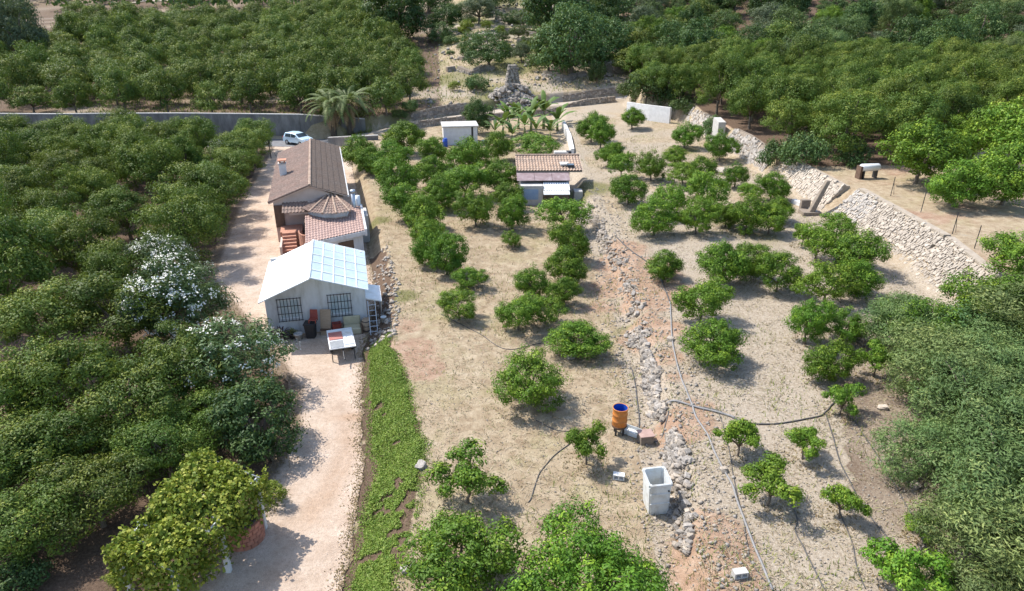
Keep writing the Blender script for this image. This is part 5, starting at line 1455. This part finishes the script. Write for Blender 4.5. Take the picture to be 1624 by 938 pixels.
# hillside trees
hill = [((15.95,126.92,11.16), 'wild', 'broad green tree right behind the big hillside tree', 1.0), ((8.66,135.97,13.05), 'dark_tree', 'dark tree behind the big hillside tree', 1.0), ((15.41,150.90,14.36), 'wild', 'wild tree above the dark hillside tree', 1.0), ((9.80,119.11,13.17), 'wild', 'big spreading grey-green tree in the middle of the hillside', 1.0), ((6.29,122.99,7.59), 'wild', 'bush in front of the big hillside tree', .9), ((13.75,115.56,3.49), 'low_bush', 'small round bush right of the big hillside tree', 1.4), ((-4.08,125.27,9.48), 'wild', 'broad dark bush left of the ruined pillar', .8), ((2.68,133.35,3.03), 'gold_bush', 'little yellow-green bush above the ruined pillar', 1.0),
        ((-5.39,109.88,3.33), 'low_bush', 'round bush on the slope left of the ruined pillar', 1.5), ((-9.83,153.56,3.72), 'gold_bush', 'yellowish bush high on the left hillside', 1.0), ((-14.87,153.13,7.44), 'wild', 'bright bush above the left hillside clearing', .6), ((-24.74,156.53,12.23), 'dark_tree', 'dark tree on the hillside above the orchard end', 1.0), ((-14.92,161.59,8.37), 'dark_tree', 'dark round tree left of the rocky clearing', .8), ((-37.39,205.98,17.64), 'dark_tree', 'tall dark tree cut by the top edge above the orchard', 1.2),
        ((-7.38,165.29,8.51), 'olive', 'grey bush below the ridge path', .8), ((-22.74,201.93,13.78), 'wild', 'bush at the top edge left of the ridge path', .9), ((2.52,162.59,4.75), 'olive', 'small grey bush on the rocky ridge slope', .7), ((-4.17,181.32,10.81), 'wild', 'dark bush at the top edge beside the ridge path', .9), ((-14.32,97.74,2.65), 'low_bush', 'low bush above the end of the road wall', 1.0), ((-15.76,96.54,2.27), 'low_bush', 'green tuft by the stone wall near the palm', 1.0)]
hx = 0
for j in range(0, 8):
    yv = 110 + j * 9
    row = []
    for i in range(9):
        a = -.105 + .235 * (i + RS.uniform(.1, .9)) / 9; y = yv + RS.uniform(-3.5, 3.5); x = a * y
        if y - ip(TRACK, x) < 4 or (j < 2 and abs(x - .3) < 4.5): continue
        if any(math.hypot(x - it[0][0], y - it[0][1]) < it[0][2] * .45 for it in hill[:9]): continue
        if fbm(x / 12, y / 12, 66) < .33: continue
        row.append((x, y))
    for k, (x, y) in enumerate(sorted(row)):
        plant(RS.choice(['low_bush', 'wild', 'olive', 'gold_bush', 'wild', 'low_bush']), 'hill_bush', (x, y), RS.uniform(1.6, 3.8), f'wild bush, {ORD[k + 1]} from the left in the {ORD[j + 1]} band up the rocky slope', 'bush', 'bushes of the rocky slope', RS.uniform(.7, 1.0))
for it, kk, lb, hk in hill:
    plant(kk, 'hill_tree' if kk in ('olive', 'dark_tree') else 'hill_bush', it[:2], it[2], lb, 'tree' if kk in ('olive', 'dark_tree') else 'bush', 'hillside trees and bushes', hk)
rows = {}
for j in range(0, 9):
    y = 112 + j * (6.5 + j * .5)
    for i in range(-4, 26):
        x = 12 + i * (5.3 + .25 * j) + RS.uniform(-1.6, 1.6) + (j % 2) * 2.5; yv = y + RS.uniform(-2.5, 2.5)
        if yv - ip(TRACK, x) < 8 and x < 30: continue
        a = x / yv
        if a < .125 + .02 * (j % 3) - .003 * j: continue
        if not inframe(x, yv, gz(x, yv) + 2, 30): continue
        rows.setdefault(j, []).append((x, yv))
for r, j in enumerate(sorted(rows)):
    for k, (x, y) in enumerate(sorted(rows[j])):
        kk = RS.choice(['wild', 'wild', 'walnut', 'olive', 'dark_tree', 'wild', 'feathery', 'far_avocado'])
        plant(kk, 'hill_tree', (x, y), RS.uniform(5.0, 8.2), f'wild tree, {ORD[k + 1]} from the left in the {ORD[r + 1]} band of the right wooded slope', 'tree', 'wild trees of the right slope', RS.uniform(.75, 1.15))
for k, it in enumerate(((-113.13,163.93,10.00), (-95.23,140.31,9.87), (-131.07,187.71,9.74))):
    plant('olive' if k else 'dark_tree', 'hill_tree', it[:2], it[2], ['tall dark tree at the left edge of the far orchard', 'grey-green tree in the gap at the left end of the far orchard', 'dark tree at the top left corner below the pale path'][k], 'tree', hk=1.3)
# far woods closing the view above the orchards
rg = np.random.default_rng(5)
bigs = SPEC['far_avocado'][0][0]
def wood(name, label, pts, size, m='dark_leaf'):
    P_, N_ = [], []
    for (x, y) in pts:
        s = size * rg.uniform(.7, 1.3); k = 70
        d = unit(rg.normal(size=(k, 3))); d[:, 2] = np.abs(d[:, 2])
        P_.append(np.array([x, y, gz(x, y) + s * .25]) + d * np.array([s * .55, s * .55, s * .6]) * rg.uniform(.8, 1.05, (k, 1))); N_.append(unit(d + rg.normal(size=d.shape) * .3))
    P_ = np.concatenate(P_); N_ = np.concatenate(N_)
    me = leaves_mesh(name, P_, N_, np.cross(N_, rg.normal(size=N_.shape)), rg.uniform(1.0, 1.9, len(P_)), rg.uniform(.7, 1.2, len(P_)), rg.random(len(P_)), rg.random(len(P_)) ** 3, m)
    o = link(name, me); o['kind'] = 'stuff'; o['label'] = label; o['category'] = 'woods'
    return o
wood('far_woods', 'distant woods rising behind the hillside and orchards', [(x, y) for x, y in zip(rg.uniform(-330, 330, 2400), rg.uniform(175, 420, 2400)) if (x / y > .0 or x / y < -.85 or y > 262) and not (-.06 < x / y < .06 and y < 230)], 7.0)

# ---------------------------------------------------------------- pergola with grape vine
C0, C1, C2, C3 = (-12.34,16.08), (-11.55,20.72), (-8.93,19.46), (-10.05,15.20)
cx_, cy_ = (C0[0] + C1[0] + C2[0] + C3[0]) / 4, (C0[1] + C1[1] + C2[1] + C3[1]) / 4
og = Vector((cx_, cy_, gz(cx_, cy_)))
pg = thing('pergola', 'vine-covered pergola with pale concrete posts beside the driveway', 'pergola', og)
cr_ = [Vector((*c, 0)) - Vector((cx_, cy_, 0)) for c in (C0, C1, C2, C3)]
def bil(u, v): return cr_[0].lerp(cr_[1], u).lerp(cr_[3].lerp(cr_[2], u), v)
for u in (.02, .5, .98):
    for v in (.05, .95):
        p = bil(u, v)
        MB().box(p.x - .09, p.x + .09, p.y - .09, p.y + .09, -.3, 2.18).build('post', 'pale_concrete', pg, bevel=.02)
for v in (.05, .5, .95):
    MB().tube([bil(0, v) + Vector((0, 0, 2.22)), bil(1, v) + Vector((0, 0, 2.22))], .04, 6).build('beam', 'galvanised', pg)
for k in range(9):
    MB().tube([bil(k / 8, 0) + Vector((0, 0, 2.285)), bil(k / 8, 1) + Vector((0, 0, 2.285))], .022, 5).build('wire_rail', 'galvanised', pg)
vn = thing('grape_vine', 'yellow-green grape vine spreading over the pergola beside the driveway', 'vine', og)
rg = np.random.default_rng(31)
n = 24000
u = rg.uniform(-.06, 1.06, n); v = rg.uniform(-.10, 1.10, n)
c4 = np.array([list(c) for c in cr_])
pos = (c4[0] * ((1 - u) * (1 - v))[:, None] + c4[1] * (u * (1 - v))[:, None] + c4[2] * (u * v)[:, None] + c4[3] * ((1 - u) * v)[:, None])
lump = fbm(pos[:, 0] * 1.3 + 50, pos[:, 1] * 1.3 + 50, 61, 3)
edge_ = np.minimum(np.minimum(u, 1 - u) * 2.2, np.minimum(v, 1 - v))
pos[:, 2] = 2.32 + .95 * np.clip(lump - .36, -.08, 1) + .12 * rg.normal(size=n) - .6 * np.clip(.1 - edge_, 0, .3) * 4 * rg.random(n)
hang = (edge_ < .06) & (rg.random(n) < .6)
pos[:, 2] = np.where(hang, pos[:, 2] - rg.random(n) * 1.3, pos[:, 2])
keep = (lump > .36) | (rg.random(n) < .25)
pos, lump, u, v = pos[keep], lump[keep], u[keep], v[keep]
n = len(pos)
gx_ = np.stack([fbm(pos[:, 0] * 1.3 + 50 + .15, pos[:, 1] * 1.3 + 50, 61, 3) - lump, fbm(pos[:, 0] * 1.3 + 50, pos[:, 1] * 1.3 + 50.15, 61, 3) - lump], -1) * 8
nr_ = unit(np.stack([-gx_[:, 0], -gx_[:, 1], np.full(n, 1.0)], -1) + rg.normal(size=(n, 3)) * .55)
me = leaves_mesh('crown', pos, nr_, rg.normal(size=(n, 3)), rg.uniform(.09, .18, n), rg.uniform(.08, .15, n), np.clip(lump + rg.normal(size=n) * .25, 0, 1), np.clip(rg.random(n) ** 2 * 1.2 - .1, 0, 1), 'vine_leaf')
link('crown', me, vn)
for (uu, vv) in ((.05, .2), (.5, .85), (.95, .3)):
    b_ = bil(uu, vv); q_ = bil(min(1, uu + .1), vv)
    MB().tube([b_ + Vector((.2, .1, -.15)), b_ + Vector((.16, .05, 1.0)), q_ + Vector((0, 0, 2.25))], [.06, .045, .03], 6).build('trunk', 'bark', vn)
x_, y_ = (-9.60,18.58)
rd = thing('round_planter', 'rounded red brick planter wall full of debris at the pergola end', 'planter', (x_, y_ + .35, gz(x_, y_)))
for k in range(17):
    for j in range(5):
        t = 6.283 * (k + .5 * (j % 2)) / 17
        o = link('brick', bpy.data.meshes.get('planter_brick') or MB().box(-.115, .115, -.055, .055, -.085, .085).mesh('planter_brick', 'plain_brick'), rd, (.62 * math.cos(t), .62 * math.sin(t), .09 + j * .185), (0, 0, t + math.pi / 2))
MB().lathe([(.50, -.1), (.57, -.1), (.57, .9), (.50, .9), (.48, .78), (.02, .78)], 24).build('planter_core', 'wall_fill', rd)
mm = MB(); rs = random.Random(5)
for k in range(60):
    a, q = rs.uniform(0, 6.28), rs.uniform(0, .4)
    p = Vector((q * math.cos(a), q * math.sin(a), .84)); d = Vector((rs.uniform(-1, 1), rs.uniform(-1, 1), rs.uniform(-.1, .5))).normalized() * rs.uniform(.12, .35)
    mm.tube([p - d, p + d], .014, 4)
o = mm.build('twigs', 'bark', rd); o['kind'] = 'stuff'
for it, lb in (((-9.28,20.76,1.46), 'low green bush between the brick planter and driveway'), ((-12.93,16.81,0.96), 'grape shoots hanging down by the front pergola post')):
    plant('gold_bush', 'low_bush', it[:2], it[2], lb, 'bush', hk=.8)
plant('low_bush', 'low_bush', (-16.39,16.81,1.88)[:2], (-16.39,16.81,1.88)[2], 'dark bush in the bottom left corner', 'bush')

# ---------------------------------------------------------------- banana plants
def banana_mesh(seed, h):
    rs = random.Random(seed)
    V_, F_, T_ = [], [], []
    for k in range(9):
        a = k * 2.4 + rs.uniform(-.3, .3); el = rs.uniform(.95, 1.5); L = rs.uniform(1.9, 2.9); w = rs.uniform(.20, .30)
        d = Vector((math.cos(a), math.sin(a), 0)); p = Vector((0, 0, h * rs.uniform(.9, 1.02))); sd = Vector((-math.sin(a), math.cos(a), 0))
        ang = el; prev = None; ton = rs.random()
        for s in range(12):
            t = s / 11
            ww = w * (math.sin(min(1, t * 1.35 + .02) * math.pi * .5) if t < .75 else math.sqrt(max(0, (1 - t) / .25))) * (.12 if t < .12 else 1)
            l_ = p + sd * ww + Vector((0, 0, -ww * .25 + rs.uniform(-.03, .03))); r_ = p - sd * ww + Vector((0, 0, -ww * .25 + rs.uniform(-.03, .03)))
            i0 = len(V_); V_ += [tuple(l_), tuple(p), tuple(r_)]; T_ += [(ton, .35 * rs.random() + (.5 if t > .9 else 0), 0, 1)] * 3
            if prev is not None:
                if s % 3 != 2 or s < 3: F_ += [(prev, i0, i0 + 1, prev + 1)]
                else: F_ += [(prev, i0, i0 + 1, prev + 1)]
                F_ += [(prev + 1, i0 + 1, i0 + 2, prev + 2)]
            prev = i0
            p = p + (d * math.cos(ang) + Vector((0, 0, math.sin(ang)))) * (L / 11); ang -= rs.uniform(.08, .17)
    return fast_mesh('crown', np.array(V_), np.array(F_), 'banana_leaf', tone=np.array(T_))
BAN = []
for i in range(4):
    h = .8 + .2 * i
    BAN.append((banana_mesh(i, h), MB().tube([(0, 0, -.1), (.03, 0, h * .5), (0, .03, h)], [.16, .13, .08], 10).mesh('trunk', 'stem', True)))
bp = [((-1.14,88.89), 1.15, 'left front banana plant by the tall dark tree'), ((0.85,93.17), 1.2, 'banana plant left of the clump centre'), ((2.47,90.10), 1.3, 'tall banana plant in the centre of the clump'), ((4.25,93.17), 1.35, 'tallest banana plant right of the clump centre'),
      ((6.04,91.85), 1.2, 'rightmost banana plant beside the narrow concrete wall'), ((0.00,83.74), .9, 'short banana plant in front of the clump'), ((2.96,84.94), .95, 'banana plant above the wide yellow-green bush'), ((-2.11,84.94), .8, 'small banana plant at the left end of the clump'), ((4.74,86.04), 1.0, 'banana plant in front of the tallest one'), ((1.61,87.68), 1.1, 'banana plant between the front and central ones'), ((-0.33,90.97), 1.1, 'banana plant rising behind the left front one')]
for k, (p, s, lb) in enumerate(bp):
    t = thing('banana_plant', lb, 'banana plant', (p[0], p[1], gz(*p)), RS.uniform(0, 6), 'banana plants behind the shed')
    t.scale = (s * 1.05, s * 1.05, s * 1.15)
    link('trunk', BAN[k % 4][1], t); link('crown', BAN[k % 4][0], t)
# ---------------------------------------------------------------- palms by the road
def frond_mesh(seed, n, L, h, m, el, droop, wl=.45):
    rs = random.Random(seed); V_, F_, T_ = [], [], []
    for k in range(n):
        a = k * 2.399 + rs.uniform(-.2, .2); ang = rs.uniform(*el); d = Vector((math.cos(a), math.sin(a), 0)); sd = Vector((-math.sin(a), math.cos(a), 0))
        p = Vector((0, 0, h)) + d * .15; LL = L * rs.uniform(.8, 1.1); S = 20
        for s in range(S):
            t = s / S
            q = p + (d * math.cos(ang) + Vector((0, 0, math.sin(ang)))) * (LL / S)
            for sg in (-1, 1):
                w = wl * (math.sin((t * .9 + .08) * math.pi)) * rs.uniform(.8, 1.1)
                if t < .12: continue
                tipp = q + sd * sg * w + d * w * .5 * math.cos(ang) + Vector((0, 0, -w * .35))
                i0 = len(V_); b2 = p.lerp(q, .95)
                V_ += [tuple(p), tuple(b2), tuple(tipp)]; F_.append((i0, i0 + 1, i0 + 2)); T_ += [(rs.random(), rs.random() * .5, 0, 1)] * 3
            i0 = len(V_); rw = sd * .03
            V_ += [tuple(p - rw), tuple(p + rw), tuple(q)]; F_.append((i0, i0 + 1, i0 + 2)); T_ += [(.8, .6, 0, 1)] * 3
            p = q; ang -= droop * rs.uniform(.8, 1.2)
    return fast_mesh('fronds', np.array(V_), np.array(F_), m, tone=np.array(T_))
for p, s, lb in (((-23.80,92.18), 1.0, 'bushy palm with brown hanging leaves nearest the parked car'), ((-21.77,92.99), 1.08, 'bushy palm right of the other roadside palm')):
    t = thing('palm_tree', lb, 'palm', (p[0], p[1], gz(*p)), RS.uniform(0, 6), 'palms by the road'); t.scale = (s * 1.25, s * 1.25, s * 1.35)
    MB().tube([(0, 0, -.2), (0, 0, 1.2), (.05, 0, 2.6)], [.34, .30, .26], 12).build('trunk', 'bark', t, True)
    link('crown', frond_mesh(hash(lb) % 97 if False else int(s * 100), 34, 3.4, 2.7, 'palm_leaf', (.2, 1.25), .085), t)
    link('dead_fronds', frond_mesh(7, 26, 2.2, 2.5, 'dry_leaf', (-1.3, -.2), .06, .3), t)

# ---------------------------------------------------------------- ground cover on the bank, weeds, straw, pebbles
rg = np.random.default_rng(71)
n = 78000
y = rg.uniform(13.5, 33.5, n) ** 1.0; f = rg.uniform(0, 1, n)
a_ = ip(BANK_FOOT, y) + .10; b_ = ip(BANK_TOP, y) + .25
x = a_ + (b_ - a_) * f + (.9 * (fbm(y * .9, f * 0, 5) - .47)) * f + .5 * (fbm(y * 1.3, f * 0, 6) - .5) * (1 - f) + .12 * rg.normal(size=n) * (np.abs(f - .5) > .42)
pos = np.stack([x, y, ground_z(x, y) + .0 + (.05 + .30 * np.clip(fbm(x * 1.1, y * 1.1, 8) - .30, 0, 1)) * rg.random(n) ** .6 * np.clip(np.minimum(f, 1 - f) * 6, .15, 1)], -1)
nr_ = unit(np.array([-.35, -.1, 1.0]) + rg.normal(size=(n, 3)) * .38)
kp = (fbm(x * .8 + 3, y * .8, 19) + .25 * fbm(x * 3, y * 3, 20) > .40) & (rg.random(n) < np.clip(np.minimum(f, 1 - f) * 9 + .25, 0, 1))
pos, nr_, x, y, n = pos[kp], nr_[kp], x[kp], y[kp], int(kp.sum())
o = link('ground_cover', leaves_mesh('ground_cover', pos, nr_, rg.normal(size=(n, 3)), rg.uniform(.04, .10, n), rg.uniform(.03, .07, n), np.clip(fbm(x * 1.5, y * 1.5, 12) * 1.6 - .3 + .3 * rg.normal(size=n), 0, 1), rg.random(n) ** 3, 'ivy_leaf'))
o['kind'] = 'stuff'; o['label'] = 'bright green creeping ground cover on the bank beside the driveway'; o['category'] = 'ground cover'
def blades(name, label, x, y, h, m, w=.012, lean=.6, cat='grass'):
    n = len(x); z = ground_z(x, y)
    a = rg.uniform(0, 6.283, n); d = np.stack([np.cos(a), np.sin(a), np.zeros(n)], -1); s = np.stack([-np.sin(a), np.cos(a), np.zeros(n)], -1)
    b = np.stack([x, y, z - .01], -1); hh = h[:, None]
    tip = b + d * hh * lean * rg.uniform(.4, 1.6, (n, 1)) + np.array([0, 0, 1]) * hh
    v_ = np.stack([b - s * w, b + s * w, tip], 1).reshape(-1, 3)
    c_ = np.repeat(np.stack([rg.random(n), rg.random(n) ** 3, np.zeros(n), np.ones(n)], -1), 3, 0)
    o = link(name, fast_mesh(name, v_, np.arange(n * 3).reshape(n, 3), m, tone=c_)); o['kind'] = 'stuff'; o['label'] = label; o['category'] = cat
def scatter(n, x0, x1, y0, y1, cond, power=1.6):
    y = y0 + (y1 - y0) * rg.random(n) ** power; x = x0 + (x1 - x0) * rg.random(n)
    k = cond(x, y)
    return x[k], y[k]
on_terr = lambda x, y: (x > ip(BANK_TOP, y) + .2) & (x < ip(HIGH_WALL, y) - .2) & (np.abs(x) < .78 * y + 4) & (y < ip(TRACK, x) - 2.5)
x, y = scatter(150000, -18, 25, 13, 95, lambda x, y: on_terr(x, y) & (fbm(x / 1.6, y / 1.6, 81) > .36))
blades('dry_grass', 'trampled dry straw and grass over the terraces', x, y, rg.uniform(.025, .11, len(x)), 'straw_leaf', .02, 2.4)
x, y = scatter(60000, -18, 25, 13, 100, lambda x, y: on_terr(x, y) & (fbm(x / 3.1, y / 3.1, 83) + .25 * fbm(x / .8, y / .8, 84) > .66))
blades('weeds', 'patchy green weeds on the terraces', x, y, rg.uniform(.05, .26, len(x)), 'weed_leaf', .022, .7)
x, y = scatter(5200, -9, -3, 13, 34, lambda x, y: (x > ip(BANK_FOOT, y) - .25) & (x < ip(BANK_TOP, y) + .5))
blades('bank_weeds', 'dry stems and tall weeds on the green bank', x, y, rg.uniform(.08, .40, len(x)), 'weed_leaf', .012, .5)
x, y = scatter(26000, -60, 60, 94, 180, lambda x, y: (y > ip(TRACK, x) + 2.8) & (np.abs(x) < .78 * y))
blades('hill_grass', 'dry tufts and low herbs on the hillside', x, y, rg.uniform(.15, .55, len(x)), 'weed_leaf', .07, .7)
x, y = scatter(9000, -95, -19, 92.6, 95.4, lambda x, y: x < -19)
blades('verge_grass', 'green verge grass along the top of the road wall', x, y, rg.uniform(.15, .6, len(x)), 'weed_leaf', .06, .7)
px_, py_ = [], []
for (a, b, dd) in UNDER:
    if -12 < a < 25 and b < 80:
        k = 110; q = dd * .5 * np.sqrt(rg.random(k)) * 1.1; an = rg.uniform(0, 6.283, k)
        px_.append(a + q * np.cos(an)); py_.append(b + q * np.sin(an))
px_ = np.concatenate(px_); py_ = np.concatenate(py_); n = len(px_)
nr_ = unit(np.array([0, 0, 1.0]) + rg.normal(size=(n, 3)) * .25)
o = link('leaf_litter', leaves_mesh('leaf_litter', np.stack([px_, py_, ground_z(px_, py_) + .025], -1), nr_, rg.normal(size=(n, 3)), rg.uniform(.08, .16, n), rg.uniform(.04, .08, n), rg.random(n), rg.random(n) ** 2, 'dry_leaf'))
o['kind'] = 'stuff'; o['label'] = 'brown fallen leaves under the citrus trees'; o['category'] = 'litter'
x, y = scatter(5200, -18, 25, 13, 80, lambda x, y: on_terr(x, y))
x = np.repeat(x, 9) + .07 * rg.normal(size=len(x) * 9); y = np.repeat(y, 9) + .07 * rg.normal(size=len(y) * 9)
k = rg.random(len(x)) < .4; x, y = x[k], y[k]
blades('grass_tufts', 'small dry grass tufts dotted over the terraces', x, y, rg.uniform(.06, .2, len(x)), 'straw_leaf', .016, .7)
def pebbles(name, label, x, y, s, m):
    n = len(x); z = ground_z(x, y)
    base = np.array([[1, 0, 0], [0, 1, 0], [-1, 0, 0], [0, -1, 0], [0, 0, .8], [0, 0, -.5]])
    v_ = base[None] * s[:, None, None] * rg.uniform(.6, 1.25, (n, 6, 1))
    a = rg.uniform(0, 6.28, n); c_, s_ = np.cos(a)[:, None], np.sin(a)[:, None]
    vx = v_[..., 0] * c_ - v_[..., 1] * s_; vy = v_[..., 0] * s_ + v_[..., 1] * c_
    v_ = np.stack([vx + x[:, None], vy + y[:, None], v_[..., 2] + (z + s * .15)[:, None]], -1).reshape(-1, 3)
    fs = (np.arange(n)[:, None, None] * 6 + np.array(OF)[None]).reshape(-1, 3)
    o = link(name, fast_mesh(name, v_, fs, m)); o['kind'] = 'stuff'; o['label'] = label; o['category'] = 'stones'; mixmat(o, 8, 3, (m, 'stone'))
x, y = scatter(46000, -9, 25, 13, 80, lambda x, y: on_terr(x, y) & (rg.random(len(x)) < np.where(x > ip(MID_WALL, y), 1.0, .30)) & (fbm(x / 2.2, y / 2.2, 91) > .33), 1.8)
pebbles('gravel', 'pale pebbles littering the terraces', x, y, .014 + .05 * rg.random(len(x)) ** 3, 'pale_stone')
x, y = scatter(5200, 4.5, 9.5, 14, 60, lambda x, y: np.abs(x - ip(MID_WALL, y)) < 1.5 + .8 * rg.random(len(x)), 1.3)
pebbles('loose_stones', 'loose stones strewn along the rubble wall', x, y, .03 + .09 * rg.random(len(x)) ** 3, 'pale_stone')
x, y = scatter(2600, -30, 40, 96, 190, lambda x, y: (y > ip(TRACK, x) + 2.6) & (x / y > -.12) & (fbm(x / 5, y / 5, 95) > .42), 1.4)
pebbles('hill_rocks', 'grey rocks strewn over the hillside', x, y, .12 + .55 * rg.random(len(x)) ** 3, 'hill_stone')
x, y = scatter(900, -9.6, -6.4, 33, 52, lambda x, y: (x > ip(BANK_FOOT, y) - .1) & (x < ip(BANK_TOP, y) + .5))
pebbles('bank_rubble', 'pale rubble on the slope beside the annex', x, y, .05 + .16 * rg.random(len(x)) ** 2, 'pale_stone')
x, y = scatter(34000, -24, -5, 12, 60, lambda x, y: drive_in(x, y))
pebbles('driveway_gravel', 'fine gravel on the driveway', x, y, .010 + .035 * rg.random(len(x)) ** 3, 'pale_stone')
yy = 13 + 47 * rg.random(9000) ** 1.4
sd = rg.random(9000) < .5
x = np.where(sd, drive_l(yy) + np.abs(rg.normal(size=9000)) * .45, drive_r(yy) - np.abs(rg.normal(size=9000)) * .22)
nr_ = unit(np.array([0, 0, 1.0]) + rg.normal(size=(9000, 3)) * .3)
o = link('driveway_litter', leaves_mesh('driveway_litter', np.stack([x, yy, ground_z(x, yy) + .04], -1), nr_, rg.normal(size=(9000, 3)), rg.uniform(.05, .13, 9000), rg.uniform(.03, .06, 9000), rg.random(9000), rg.random(9000) ** 2, 'dry_leaf'))
o['kind'] = 'stuff'; o['label'] = 'dry leaves blown along the edges of the driveway'; o['category'] = 'litter'
